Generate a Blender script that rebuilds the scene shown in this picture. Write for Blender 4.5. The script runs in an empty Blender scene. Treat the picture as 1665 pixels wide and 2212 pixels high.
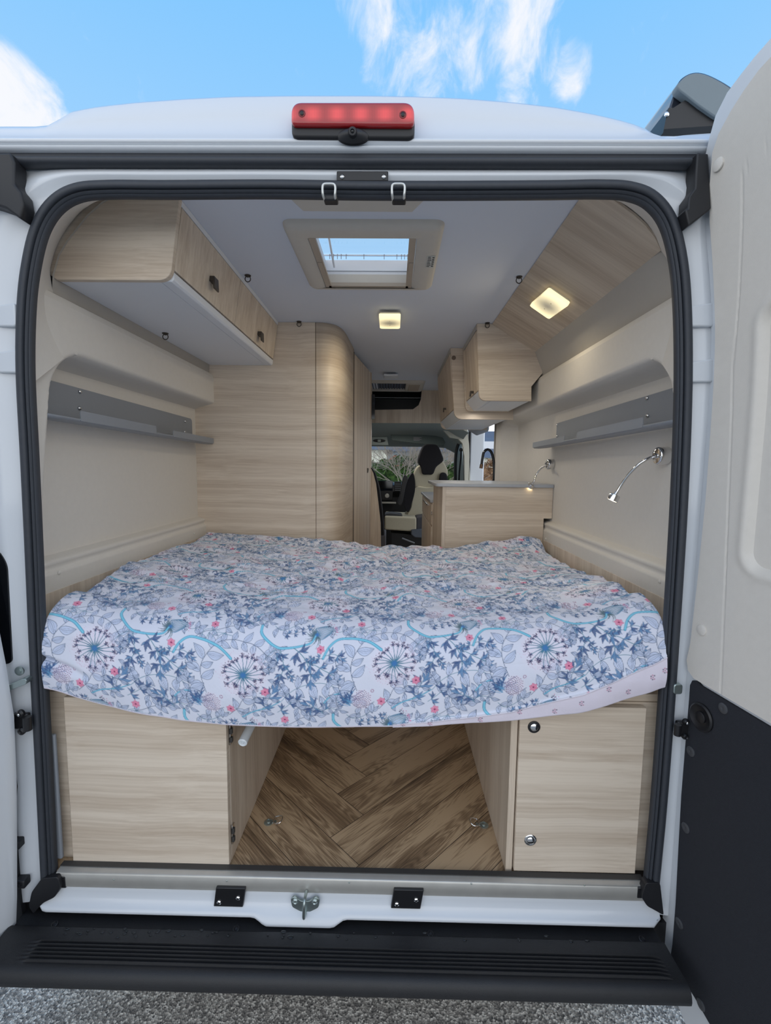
import bpy, bmesh, math, random
import numpy as np
from mathutils import Vector, Matrix
random.seed(7); rng = np.random.default_rng(11)
S = bpy.context.scene
COL = S.collection
pi = math.pi

# ------------------------------------------------------------------ camera model (metres; X right, Y into the van, Z up)
FPX, CX, CY = 1000.0, 832.5, 1106.0
CAM = Vector((0.094, -1.16, 1.66))
FL = 0.54            # load floor height
CE = 2.38            # ceiling height
_Y = Vector(((848.0-CX)/FPX, (CY-1008.0)/FPX, -1.0)).normalized()
_Z = Vector((0.013, 1, 0)); _Z = (_Z - _Y*_Z.dot(_Y)).normalized()
_X = _Y.cross(_Z)
def ray(px, py):
    c = Vector(((px-CX)/FPX, (CY-py)/FPX, -1.0))
    return Vector((_X.dot(c), _Y.dot(c), _Z.dot(c)))
def P(px, py, x=None, y=None, z=None):
    d = ray(px, py)
    t = (x-CAM.x)/d.x if x is not None else (y-CAM.y)/d.y if y is not None else (z-CAM.z)/d.z
    return CAM + d*t

# ------------------------------------------------------------------ colour / material helpers
def lin(c):
    return tuple((v/255/12.92) if v/255 <= .04045 else ((v/255+.055)/1.055)**2.4 for v in c)
def newmat(name):
    m = bpy.data.materials.new(name); m.use_nodes = True
    nt = m.node_tree; b = nt.nodes['Principled BSDF']
    return m, nt, b
def N(nt, t, **kw):
    n = nt.nodes.new(t)
    for k, v in kw.items():
        if k in n.inputs: n.inputs[k].default_value = v
        else: setattr(n, k, v)
    return n
def mat(name, rgb, rough=.5, metal=0, noise=.04, nscale=30, bump=0, bscale=200, coat=0, spec=.5, emit=None, estr=0):
    m, nt, b = newmat(name)
    b.inputs['Roughness'].default_value = rough; b.inputs['Metallic'].default_value = metal
    b.inputs['Coat Weight'].default_value = coat; b.inputs['Coat Roughness'].default_value = .08
    b.inputs['Specular IOR Level'].default_value = spec
    c = lin(rgb)
    tc = N(nt, 'ShaderNodeTexCoord')
    nz = N(nt, 'ShaderNodeTexNoise'); nz.inputs['Scale'].default_value = nscale; nz.inputs['Detail'].default_value = 3
    nt.links.new(tc.outputs['Object'], nz.inputs['Vector'])
    mx = N(nt, 'ShaderNodeMix', data_type='RGBA')
    mx.inputs[6].default_value = (*[v*(1-noise) for v in c], 1); mx.inputs[7].default_value = (*[min(1, v*(1+noise)) for v in c], 1)
    nt.links.new(nz.outputs['Fac'], mx.inputs[0]); nt.links.new(mx.outputs[2], b.inputs['Base Color'])
    if bump:
        n2 = N(nt, 'ShaderNodeTexNoise'); n2.inputs['Scale'].default_value = bscale
        nt.links.new(tc.outputs['Object'], n2.inputs['Vector'])
        bp = N(nt, 'ShaderNodeBump'); bp.inputs['Strength'].default_value = bump; bp.inputs['Distance'].default_value = .002
        nt.links.new(n2.outputs['Fac'], bp.inputs['Height']); nt.links.new(bp.outputs[0], b.inputs['Normal'])
    if emit:
        b.inputs['Emission Color'].default_value = (*lin(emit), 1); b.inputs['Emission Strength'].default_value = estr
    return m
def wood(name, axis, light=(218,204,186), dark=(188,170,150), across=150, along=2.2, rough=.5, off=0.0):
    """pale oak laminate, grain running along one axis"""
    m, nt, b = newmat(name)
    b.inputs['Roughness'].default_value = rough
    tc = N(nt, 'ShaderNodeTexCoord')
    geo = N(nt, 'ShaderNodeNewGeometry')
    mp = N(nt, 'ShaderNodeMapping')
    sc = [along if k in axis else across for k in 'xyz']
    mp.inputs['Scale'].default_value = sc; mp.inputs['Location'].default_value = (off, off*1.7, off*.6)
    nt.links.new(geo.outputs['Position'], mp.inputs['Vector'])
    warp = N(nt, 'ShaderNodeTexNoise'); warp.inputs['Scale'].default_value = 2.2
    nt.links.new(geo.outputs['Position'], warp.inputs['Vector'])
    wm = N(nt, 'ShaderNodeVectorMath', operation='SCALE'); wm.inputs[3].default_value = across*.035
    nt.links.new(warp.outputs['Color'], wm.inputs[0])
    ad = N(nt, 'ShaderNodeVectorMath', operation='ADD')
    nt.links.new(mp.outputs[0], ad.inputs[0]); nt.links.new(wm.outputs[0], ad.inputs[1])
    n1 = N(nt, 'ShaderNodeTexNoise'); n1.inputs['Scale'].default_value = 1.0; n1.inputs['Detail'].default_value = 4; n1.inputs['Roughness'].default_value = .65
    nt.links.new(ad.outputs[0], n1.inputs['Vector'])
    n2 = N(nt, 'ShaderNodeTexNoise'); n2.inputs['Scale'].default_value = .16; n2.inputs['Detail'].default_value = 2
    nt.links.new(ad.outputs[0], n2.inputs['Vector'])
    mt = N(nt, 'ShaderNodeMath', operation='MULTIPLY_ADD'); mt.inputs[1].default_value = .5
    nt.links.new(n1.outputs['Fac'], mt.inputs[0])
    m2 = N(nt, 'ShaderNodeMath', operation='MULTIPLY'); m2.inputs[1].default_value = .5
    nt.links.new(n2.outputs['Fac'], m2.inputs[0]); nt.links.new(m2.outputs[0], mt.inputs[2])
    cr = N(nt, 'ShaderNodeValToRGB')
    cr.color_ramp.elements[0].position = .34; cr.color_ramp.elements[0].color = (*lin(dark), 1)
    cr.color_ramp.elements[1].position = .60; cr.color_ramp.elements[1].color = (*lin(light), 1)
    nt.links.new(mt.outputs[0], cr.inputs[0]); nt.links.new(cr.outputs[0], b.inputs['Base Color'])
    return m
M = {}
M['white_paint'] = mat('white_paint', (208,213,219), .28, noise=.01, nscale=3, coat=.6)
M['lining'] = mat('beige_lining', (212,207,199), .75, noise=.03, nscale=60, bump=.15, bscale=500)
M['taupe'] = mat('taupe_lining', (176,170,161), .8, noise=.03, nscale=60)
M['ceiling'] = mat('ceiling_board', (212,217,227), .8, noise=.02, nscale=4)
M['laminate'] = mat('white_laminate', (222,225,230), .45, noise=.01)
M['wood_x'] = wood('oak_grain_sideways', 'xy'); M['wood_y'] = wood('oak_grain_lengthwise', 'y', across=110); M['wood_z'] = wood('oak_grain_upright', 'z', across=110)
M['wood_edge'] = mat('oak_edge_band', (188,168,146), .5)
M['rubber'] = mat('seal_rubber', (50,54,61), .55, noise=.15, nscale=80)
M['rubber2'] = mat('black_rubber', (26,27,31), .5, noise=.1)
M['plastic'] = mat('bumper_plastic', (30,31,34), .42, noise=.25, nscale=14, bump=.4, bscale=900)
M['black'] = mat('black_plastic', (24,24,27), .4)
M['darkboard'] = mat('door_board', (42,44,50), .85, noise=.12, nscale=120, bump=.6, bscale=700, spec=.3)
M['steel'] = mat('brushed_steel', (196,194,188), .42, metal=.6, noise=.1, nscale=25)
M['zinc'] = mat('zinc_plate', (170,182,180), .35, metal=.9, noise=.15, nscale=40)
M['chrome'] = mat('chrome', (225,225,225), .07, metal=1, noise=0)
M['greymetal'] = mat('grey_powdercoat', (138,143,150), .45, noise=.02)
M['handle'] = mat('bronze_handle', (74,68,62), .35, metal=.5)
M['hatch'] = mat('hatch_plastic', (200,194,184), .6)
M['cream'] = mat('cream_plastic', (214,211,196), .6)
M['tan'] = mat('hatch_blind_case', (176,162,146), .6)
M['gasket'] = mat('dark_line', (60,58,56), .6)
M['screen'] = mat('dark_glass', (12,14,18), .08)
M['cabgrey'] = mat('cab_headliner', (158,167,164), .9)
M['dash'] = mat('dashboard', (26,27,30), .6)
M['seatcream'] = mat('cream_upholstery', (180,174,154), .85, noise=.05, nscale=90, bump=.3)
M['seatblack'] = mat('black_upholstery', (22,21,26), .9, bump=.3)
M['worktop'] = mat('worktop', (168,172,178), .35)
M['capgrey'] = mat('awning_cap', (112,124,130), .5)
M['awning'] = mat('awning_body', (30,34,44), .16, coat=.5)
M['mattress'] = mat('mattress_cover', (226,226,230), .9)
M['whiteplastic'] = mat('white_plastic', (214,220,224), .4)

# ------------------------------------------------------------------ object helpers
def link(o): COL.objects.link(o); return o
def thing(name, label, cat, loc=(0,0,0), group=None):
    o = bpy.data.objects.new(name, None); link(o); o.location = loc; o.empty_display_size = .05
    o['label'] = label; o['category'] = cat
    if group: o['group'] = group
    return o
def tag(o, label, cat, group=None):
    o['label'] = label; o['category'] = cat
    if group: o['group'] = group
    return o
def root_loc(o):
    while o.parent: o = o.parent
    return Vector(o.location)
def obj(name, bm, m, parent=None, smooth=False, bevel=0, seg=2, label=None, origin=None, recalc=True, ang=40):
    if recalc: bmesh.ops.recalc_face_normals(bm, faces=bm.faces[:])
    me = bpy.data.meshes.new(name)
    org = root_loc(parent) if parent else (Vector(origin) if origin is not None else None)
    if org is None:
        zs = [v.co for v in bm.verts]
        org = Vector((sum(v.x for v in zs)/len(zs), sum(v.y for v in zs)/len(zs), min(v.z for v in zs)))
    bmesh.ops.translate(bm, verts=bm.verts[:], vec=-org)
    bm.to_mesh(me); bm.free()
    me.materials.append(M[m] if isinstance(m, str) else m)
    o = bpy.data.objects.new(name, me); link(o)
    if parent:
        o.parent = parent
    else: o.location = org
    if smooth or bevel:
        for p in me.polygons: p.use_smooth = True
        me.set_sharp_from_angle(angle=math.radians(ang))
    if bevel:
        md = o.modifiers.new('bevel', 'BEVEL'); md.width = bevel; md.segments = seg; md.limit_method = 'ANGLE'; md.angle_limit = math.radians(35)
    if label: o['label'] = label
    return o
def struct(name, bm, m, label=None, **kw):
    o = obj(name, bm, m, **kw)
    if not kw.get('parent'): o['kind'] = 'structure'
    if label: o['label'] = label
    return o
def box(bm, a, b):
    x0, y0, z0 = (min(a[i], b[i]) for i in range(3)); x1, y1, z1 = (max(a[i], b[i]) for i in range(3))
    v = [bm.verts.new(c) for c in ((x0,y0,z0),(x1,y0,z0),(x1,y1,z0),(x0,y1,z0),(x0,y0,z1),(x1,y0,z1),(x1,y1,z1),(x0,y1,z1))]
    for f in ((0,1,2,3),(4,5,6,7),(0,1,5,4),(1,2,6,5),(2,3,7,6),(3,0,4,7)): bm.faces.new([v[i] for i in f])
    return v
def boxm(a, b): bm = bmesh.new(); box(bm, a, b); return bm
def prism(poly, axis, lo, hi, bm=None):
    """poly: 2-D points in the plane across axis; order (y,z) for x, (x,z) for y, (x,y) for z"""
    bm = bm or bmesh.new()
    def mk(p, h):
        return (h, p[0], p[1]) if axis == 'x' else (p[0], h, p[1]) if axis == 'y' else (p[0], p[1], h)
    a = [bm.verts.new(mk(p, lo)) for p in poly]; b = [bm.verts.new(mk(p, hi)) for p in poly]
    n = len(poly)
    bm.faces.new(a); bm.faces.new(b[::-1])
    for i in range(n): bm.faces.new((a[i], a[(i+1) % n], b[(i+1) % n], b[i]))
    return bm
def rounded(pts, rs, k=6):
    """polygon with the corners rounded by radius rs (scalar or list)"""
    n = len(pts); out = []
    if not hasattr(rs, '__len__'): rs = [rs]*n
    for i in range(n):
        p = Vector(pts[i]); a = Vector(pts[i-1]); b = Vector(pts[(i+1) % n]); r = rs[i]
        if r <= 0: out.append(tuple(p)); continue
        da = (a-p); db = (b-p); r = min(r, da.length*.48, db.length*.48)
        s = p+da.normalized()*r; e = p+db.normalized()*r
        for j in range(k+1):
            t = j/k; out.append(tuple(s*(1-t)**2+p*2*t*(1-t)+e*t*t))
    return out
def spline(pts, n=8, closed=False):
    pts = [Vector(p) for p in pts]; out = []; m = len(pts)
    for i in range(m if closed else m-1):
        p0 = pts[i-1] if (i > 0 or closed) else pts[0]; p1 = pts[i]; p2 = pts[(i+1) % m]
        p3 = pts[(i+2) % m] if (closed or i+2 < m) else pts[-1]
        for j in range(n):
            t = j/n
            out.append(.5*((2*p1)+(p2-p0)*t+(2*p0-5*p1+4*p2-p3)*t*t+(3*p1-p0-3*p2+p3)*t**3))
    if not closed: out.append(pts[-1])
    return out
def tube(path, r, bm=None, n=10, cap=True):
    bm = bm or bmesh.new(); path = [Vector(p) for p in path]
    up = None; rings = []
    for i, p in enumerate(path):
        t = (path[min(i+1, len(path)-1)]-path[max(i-1, 0)]).normalized()
        if up is None: up = t.orthogonal().normalized()
        up = (up-t*up.dot(t)).normalized(); s = t.cross(up)
        rr = r[i] if hasattr(r, '__len__') else r
        rings.append([bm.verts.new(p+(up*math.cos(2*pi*k/n)+s*math.sin(2*pi*k/n))*rr) for k in range(n)])
    for a, b in zip(rings, rings[1:]):
        for k in range(n): bm.faces.new((a[k], a[(k+1) % n], b[(k+1) % n], b[k]))
    if cap: bm.faces.new(rings[0][::-1]); bm.faces.new(rings[-1])
    return bm
def cyl(p, d, r, h, bm=None, n=24, r2=None):
    p = Vector(p); d = Vector(d).normalized()
    return tube([p, p+d*h], [r, r if r2 is None else r2], bm, n)
def lathe(prof, p, d, bm=None, n=24):
    """prof: list of (radius, height) along direction d from p"""
    bm = bm or bmesh.new(); p = Vector(p); d = Vector(d).normalized(); u = d.orthogonal().normalized(); s = d.cross(u); rings = []
    for r, h in prof:
        rings.append([bm.verts.new(p+d*h+(u*math.cos(2*pi*k/n)+s*math.sin(2*pi*k/n))*max(r, 1e-5)) for k in range(n)])
    for a, b in zip(rings, rings[1:]):
        for k in range(n): bm.faces.new((a[k], a[(k+1) % n], b[(k+1) % n], b[k]))
    bm.faces.new(rings[0][::-1]); bm.faces.new(rings[-1])
    return bm
def grid(rows, bm=None, skip=None):
    bm = bm or bmesh.new()
    V = [[bm.verts.new(p) for p in r] for r in rows]
    for i in range(len(V)-1):
        for j in range(len(V[0])-1):
            if skip and skip(i, j): continue
            bm.faces.new((V[i][j], V[i+1][j], V[i+1][j+1], V[i][j+1]))
    return bm
def orient(bm, n):
    """make an open sheet's normals face roughly along n"""
    bmesh.ops.recalc_face_normals(bm, faces=bm.faces[:])
    s = sum((f.normal.dot(Vector(n))*f.calc_area() for f in bm.faces))
    if s < 0: bmesh.ops.reverse_faces(bm, faces=bm.faces[:])
    return bm
def thick(o, t, off=-1):
    md = o.modifiers.new('thickness', 'SOLIDIFY'); md.thickness = t; md.offset = off; return o
def sstep(a, b, x):
    t = np.clip((x-a)/(b-a), 0, 1); return t*t*(3-2*t)
def copy_tree(o, parent=None):
    kids = [c for c in bpy.data.objects if c.parent == o]
    c = o.copy(); COL.objects.link(c); c.parent = parent
    for k in kids: copy_tree(k, c)
    return c
# ================================================================== SETTING: floor, walls, ceiling
# floor: herringbone planks
fw = .1337; C0 = (.014, .041); sp = .1890; PLN = 1.15
bm = bmesh.new(); uvl = bm.loops.layers.uv.new('plank'); idl = bm.loops.layers.float_color.new('tone')
bmesh_planks = []
q = .7071
def plank(c, wdir, ldir, idx):
    g = .0009
    c = Vector((c[0], c[1], 0)); wd = Vector((*wdir, 0)); ld = Vector((*ldir, 0))
    pts = [(g, g), (fw-g, g), (fw-g, PLN), (g, PLN)]
    vs = [bm.verts.new(c+wd*a+ld*b+Vector((0, 0, FL))) for a, b in pts]
    f = bm.faces.new(vs)
    if f.normal.z < 0: pass
    r = random.random(); r2 = random.random()
    for l, (a, b) in zip(f.loops, pts):
        l[uvl].uv = (b+idx*3.7, a+idx*1.31); l[idl] = (r, r2, 0, 1)
for k in range(-7, 22):
    c = (C0[0], C0[1]+sp*k)
    plank(c, (-q, q), (q, q), k*2+20)
    plank(c, (-q, -q), (-q, q), k*2+21)
for co, no in (((0,.0,0),(0,-1,0)), ((0,4.2,0),(0,1,0)), ((-.895,0,0),(-1,0,0)), ((.895,0,0),(1,0,0))):
    bmesh.ops.bisect_plane(bm, geom=bm.verts[:]+bm.edges[:]+bm.faces[:], plane_co=co, plane_no=no, clear_outer=True)
for f in bm.faces:
    f.normal_update()
    if f.normal.z < 0: f.normal_flip()
# dark bed under the joints
for f in bm.faces: f.material_index = 0
nf0 = set(bm.faces)
box(bm, (-.895, 0, FL-.02), (.895, 4.2, FL-.0008))
for f in bm.faces:
    if f not in nf0: f.material_index = 1
def floor_mat():
    m, nt, b = newmat('herringbone_vinyl'); b.inputs['Roughness'].default_value = .42
    uv = N(nt, 'ShaderNodeUVMap', uv_map='plank'); at = N(nt, 'ShaderNodeAttribute', attribute_name='tone')
    mp = N(nt, 'ShaderNodeMapping'); mp.inputs['Scale'].default_value = (1.6, 13, 1)
    nt.links.new(uv.outputs[0], mp.inputs[0])
    wn = N(nt, 'ShaderNodeTexNoise'); wn.inputs['Scale'].default_value = .9; wn.inputs['Detail'].default_value = 2
    nt.links.new(mp.outputs[0], wn.inputs['Vector'])
    # cathedral rings from a distorted wave
    wv = N(nt, 'ShaderNodeMath', operation='MULTIPLY'); wv.inputs[1].default_value = 150
    nt.links.new(wn.outputs['Fac'], wv.inputs[0])
    sn = N(nt, 'ShaderNodeMath', operation='SINE'); nt.links.new(wv.outputs[0], sn.inputs[0])
    mp2 = N(nt, 'ShaderNodeMapping'); mp2.inputs['Scale'].default_value = (7, 260, 1); nt.links.new(uv.outputs[0], mp2.inputs[0])
    fn = N(nt, 'ShaderNodeTexNoise'); fn.inputs['Scale'].default_value = 1; fn.inputs['Detail'].default_value = 5; fn.inputs['Roughness'].default_value = .7
    nt.links.new(mp2.outputs[0], fn.inputs['Vector'])
    mp3 = N(nt, 'ShaderNodeMapping'); mp3.inputs['Scale'].default_value = (1.3, 9, 1); nt.links.new(uv.outputs[0], mp3.inputs[0])
    bn = N(nt, 'ShaderNodeTexNoise'); bn.inputs['Scale'].default_value = 1.5; bn.inputs['Detail'].default_value = 2; nt.links.new(mp3.outputs[0], bn.inputs['Vector'])
    a = N(nt, 'ShaderNodeMath', operation='MULTIPLY_ADD'); a.inputs[1].default_value = .05; nt.links.new(sn.outputs[0], a.inputs[0]); nt.links.new(bn.outputs['Fac'], a.inputs[2])
    c = N(nt, 'ShaderNodeMath', operation='MULTIPLY_ADD'); c.inputs[1].default_value = .75; nt.links.new(fn.outputs['Fac'], c.inputs[0]); nt.links.new(a.outputs[0], c.inputs[2])
    sx = N(nt, 'ShaderNodeSeparateXYZ'); nt.links.new(at.outputs['Vector'], sx.inputs[0])
    d = N(nt, 'ShaderNodeMath', operation='MULTIPLY_ADD'); d.inputs[1].default_value = .12; nt.links.new(sx.outputs[0], d.inputs[0]); nt.links.new(c.outputs[0], d.inputs[2])
    cr = N(nt, 'ShaderNodeValToRGB'); e = cr.color_ramp.elements
    e[0].position = .62; e[0].color = (*lin((84,66,50)), 1); e[1].position = 1.12; e[1].color = (*lin((196,168,134)), 1)
    x = e.new(.86); x.color = (*lin((146,120,92)), 1)
    nt.links.new(d.outputs[0], cr.inputs[0]); nt.links.new(cr.outputs[0], b.inputs['Base Color'])
    return m
M['floor'] = floor_mat(); M['joint'] = mat('floor_joint', (38,28,22), .9)
me = bpy.data.meshes.new('floor'); bm.to_mesh(me); bm.free()
me.materials.append(M['floor']); me.materials.append(M['joint'])
fo = link(bpy.data.objects.new('floor', me)); fo['kind'] = 'structure'; fo['label'] = 'brown herringbone plank floor between the two under-bed cupboards'

# side walls with the moulded recess
def wall_x(y, z, y_end, open_end):
    """inner face distance from the centre line"""
    slant = .034+(z-1.477)*.16
    y0 = np.clip(slant, -.05, .12)
    # rounded rectangle: near edge y0, top 1.975, corner radius .13
    dx = y-y0; dz = 1.975-z
    r = .13
    d = np.minimum(dx, dz)
    corner = (dx < r) & (dz < r)
    dc = r-np.sqrt(np.maximum(r-dx, 0)**2+np.maximum(r-dz, 0)**2)
    d = np.where(corner, dc, d)
    if not open_end:
        d = np.minimum(d, (y_end-y))
        c2 = ((y_end-y) < .08) & (dz < .08)
        d = np.where(c2, .08-np.sqrt(np.maximum(.08-(y_end-y), 0)**2+np.maximum(.08-dz, 0)**2), d)
    rec = .828+.1*sstep(-.004, .034, d)
    # lower rail
    rail = .886+.010*sstep(1.338, 1.350, z)-.004*sstep(1.356, 1.366, z)+.045*sstep(1.372, 1.392, z)
    rail = np.where(z < 1.287, .90, rail)
    rail2 = np.where(z < 1.287, .90, np.where(z < 1.372, rail-.035*(1-sstep(-.02, .08, y-.03)), 9))
    out = np.minimum(rec, np.where(z < 1.395, rail, 9))
    out = np.where(z < 1.287, .90, out)
    return out
def make_wall(name, sgn, y1, yrec, open_end):
    ys = np.concatenate([np.arange(0, .30, .006), np.arange(.30, y1-.15, .03), np.arange(y1-.15, y1+.0001, .01)]) if not open_end else np.concatenate([np.arange(0, .30, .006), np.arange(.30, y1, .03), [y1]])
    zs = np.concatenate([np.arange(FL, 1.25, .08), [1.28, 1.2869, 1.2871], np.arange(1.29, 1.41, .004), np.arange(1.41, 1.80, .02), np.arange(1.80, 2.10, .0075), [2.10, 2.112, 2.12]])
    Y, Z = np.meshgrid(ys, zs)
    X = wall_x(Y, Z, yrec, open_end)
    X = X+.008*sstep(2.105, 2.12, Z)
    rows = [[(sgn*float(X[i, j]), float(Y[i, j]), float(Z[i, j])) for j in range(len(ys))] for i in range(len(zs))]
    # end cap so the moulding has a finished end
    b = grid(rows); orient(b, (-sgn, 0, 0))
    o = struct(name, b, 'lining', smooth=True, recalc=False, origin=(sgn*.9, 0, FL), ang=50)
    return o
wl = make_wall('wall_left', -1, 1.25, 1.25, True); wl['label'] = 'beige moulded side wall on the left with a long recess'
wr = make_wall('wall_right', 1, 2.19, 2.03, False); wr['label'] = 'beige moulded side wall on the right with a long recess'
# wall screw caps
for sgn, w in ((-1, wl), (1, wr)):
    for px, py in ([(127, 1237), (419, 1152)] if sgn < 0 else [(1425, 1256), (1179, 1164)]):
        p = P(px, py, x=sgn*.886)
        o = obj('screw_cap', lathe([(.006, 0), (.006, .002), (.003, .004), (0.0001, .0045)], p, (-sgn, 0, 0)), 'lining', parent=w, smooth=True)
        for v in o.data.vertices: pass
# the children meshes are relative to root origin
# upper lining: from the wall top up to the ceiling
def upper(name, sgn):
    tight = [(.836, 2.12), (.848, 2.128), (.843, 2.150), (.828, 2.182), (.815, 2.212), (.803, 2.243), (.745, 2.288), (.69, 2.320), (.62, 2.362), (.575, 2.390)]
    prof = [(.836, 2.12), (.850, 2.128), (.846, 2.175), (.828, 2.225), (.803, 2.262), (.772, 2.297), (.742, 2.33), (.700, 2.363), (.65, 2.386), (.58, 2.392)]
    rows = [[(sgn*(x if (sgn < 0 or y < .16) else xt), y, (z if (sgn < 0 or y < .16) else zt)) for y in (.154, .19, .3, .6, .9, 1.25, 1.8, 2.42, 3.3, 3.9)] for (x, z), (xt, zt) in zip(prof, tight)]
    b = grid(rows); orient(b, (-sgn, 0, -.5))
    return struct(name, b, 'taupe', smooth=True, recalc=False, origin=(sgn*.8, 0, 2.12))
u1 = upper('trim_1', -1); u1['label'] = 'taupe curved lining between left wall and ceiling'
u2 = upper('trim_2', 1); u2['label'] = 'taupe curved lining between right wall and ceiling'
# liner arch between the rear opening and the interior profile
A = [(-.80, 1.86), (-.803, 1.98), (-.785, 2.084), (-.770, 2.15), (-.750, 2.205), (-.716, 2.25), (-.68, 2.278), (-.62, 2.288), (-.50, 2.292), (0, 2.292), (.50, 2.294), (.60, 2.292), (.66, 2.282), (.70, 2.26), (.735, 2.215), (.755, 2.15), (.768, 2.07), (.782, 1.98), (.785, 1.86)]
B = [(-.828, 1.95), (-.845, 2.10), (-.853, 2.176), (-.845, 2.212), (-.832, 2.245), (-.816, 2.272), (-.789, 2.308), (-.742, 2.35), (-.65, 2.385), (0, 2.386), (.60, 2.385), (.682, 2.372), (.752, 2.314), (.785, 2.275), (.806, 2.244), (.832, 2.21), (.846, 2.173), (.845, 2.10), (.828, 1.95)]
rows = []
for t0 in (0, .15, .3, .45, .6, .8, 1):
    t = t0
    rows.append([(a[0]*(1-t)+b_[0]*t, .005+.15*t0, a[1]*(1-t)+b_[1]*t) for a, b_ in zip(spline([Vector((*p, 0)) for p in A], 5), spline([Vector((*p, 0)) for p in B], 5))])
b = grid(rows); orient(b, (0, 0, -1))
struct('trim_3', b, 'lining', label='beige liner arch just inside the rear door opening', smooth=True, recalc=False, origin=(0, 0, 2.3))

# ceiling with two hatch openings
xs = [-.62, -.178, .165, .62]; ys = [.13, .36, .75, 3.3]
b = bmesh.new()
xs2 = [-.62, -.2, .17, .62]; ysl = [.13, .365, .755, 2.84, 3.25, 3.30]
rows = [[(x, y, CE) for x in [-.62, -.19, -.05, .168, .33, .62]] for y in ysl]
grid(rows, b, skip=lambda i, j: (i == 1 and j in (1, 2)) or (i == 3 and j in (2, 3)))
orient(b, (0, 0, -1))
ce = struct('ceiling', b, 'ceiling', recalc=False, origin=(0, 0, CE)); thick(ce, .012)
ce['label'] = 'pale grey ceiling board around the roof hatch'

# ================================================================== VAN BODY
van = thing('van_body', 'white camper van body around the open rear doorway', 'van', (0, 0, 0))
tx = np.array([-1.02, -.95, -.84, -.74, -.715, -.69, -.663, -.60, -.509, -.40, -.292, -.15, .03, .15, .246, .36, .46, .54, .599, .645, .674, .695, .715, .76, .86, .95, 1.02])
tz = np.array([2.39, 2.44, 2.446, 2.446, 2.450, 2.466, 2.480, 2.490, 2.499, 2.506, 2.511, 2.513, 2.513, 2.511, 2.507, 2.499, 2.488, 2.475, 2.463, 2.451, 2.440, 2.426, 2.424, 2.430, 2.436, 2.43, 2.39])
XS = sorted(set(list(np.linspace(-1.02, 1.02, 70)) + [-.19, .168, -.05, .33]))
TZ = np.interp(XS, tx, tz)
ysr = [0.365, .755, 2.84, 3.25]
rows = []
def hdr(x, top):
    h = top-2.407
    return [(x, .02, 2.370), (x, -.010, 2.376), (x, -.024, 2.378), (x, -.031, 2.381), (x, -.032, 2.385), (x, -.028, 2.3875), (x, -.028, 2.389), (x, -.034, 2.391), (x, -.036, 2.396), (x, -.032, 2.402), (x, -.022, 2.407),
            (x, -.017, 2.407+h*.5), (x, -.011, top-.010), (x, -.004, top-.002), (x, .004, top), (x, .12, top+.004)]
for x, t in zip(XS, TZ): rows.append(hdr(x, float(t))+[(x, yy, min(float(t)+.004, 2.466)) for yy in (.365, .755, 1.8, 2.84, 3.25, 4.0)])
nh = 16
b = grid(rows, skip=lambda i, j: (j == nh and XS[i] >= -.1901 and XS[i+1] <= .1681) or (j == nh+3 and XS[i] >= -.0501 and XS[i+1] <= .331))
orient(b, (0, -1, .5))
obj('roof_panel', b, 'white_paint', parent=van, smooth=True, recalc=False, ang=60)
# seal curve
SC = [(-.838, .455), (-.836, .60), (-.832, .85), (-.828, 1.15), (-.822, 1.43), (-.818, 1.67), (-.815, 1.88), (-.803, 2.03), (-.785, 2.13), (-.757, 2.215), (-.716, 2.270), (-.66, 2.299), (-.58, 2.306), (-.45, 2.306), (-.2, 2.308), (0, 2.306), (.2, 2.306), (.45, 2.308), (.56, 2.310), (.635, 2.306), (.69, 2.285), (.733, 2.235), (.762, 2.15), (.780, 2.04), (.794, 1.88), (.803, 1.68), (.808, 1.45), (.811, 1.1), (.811, .8), (.808, .62), (.804, .455)]
SP = spline([Vector((x, 0, z)) for x, z in SC], 6)
def sweep(path, prof, bm=None):
    bm = bm or bmesh.new(); rings = []
    for i, p in enumerate(path):
        t = (path[min(i+1, len(path)-1)]-path[max(i-1, 0)]).normalized()
        n = Vector((-t.z, 0, t.x))       # outward for a path running left-up-over-right
        rings.append([bm.verts.new(p+n*a+Vector((0, c, 0))) for a, c in prof])
    for a, c in zip(rings, rings[1:]):
        for k in range(len(prof)): bm.faces.new((a[k], a[(k+1) % len(prof)], c[(k+1) % len(prof)], c[k]))
    bm.faces.new(rings[0]); bm.faces.new(rings[-1][::-1])
    return bm
sealprof = [(-.017, .008), (-.0185, -.002), (-.0175, -.008), (-.0145, -.011), (-.0125, -.0085), (-.011, -.0115), (-.008, -.0145), (-.0055, -.013), (-.0045, -.009), (-.0035, -.009), (-.003, -.0165), (-.001, -.0195), (.004, -.0205), (.010, -.0195), (.0145, -.016), (.0165, -.008), (.0165, .008)]
tag(obj('door_seal', sweep([p_ for p_ in SP if p_.z > (.50 if p_.x > 0 else .47)], sealprof), 'rubber', smooth=True, origin=(0, 0, .5), ang=50), 'dark grey rubber seal running round the inner edge of the rear opening', 'seal')
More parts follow.
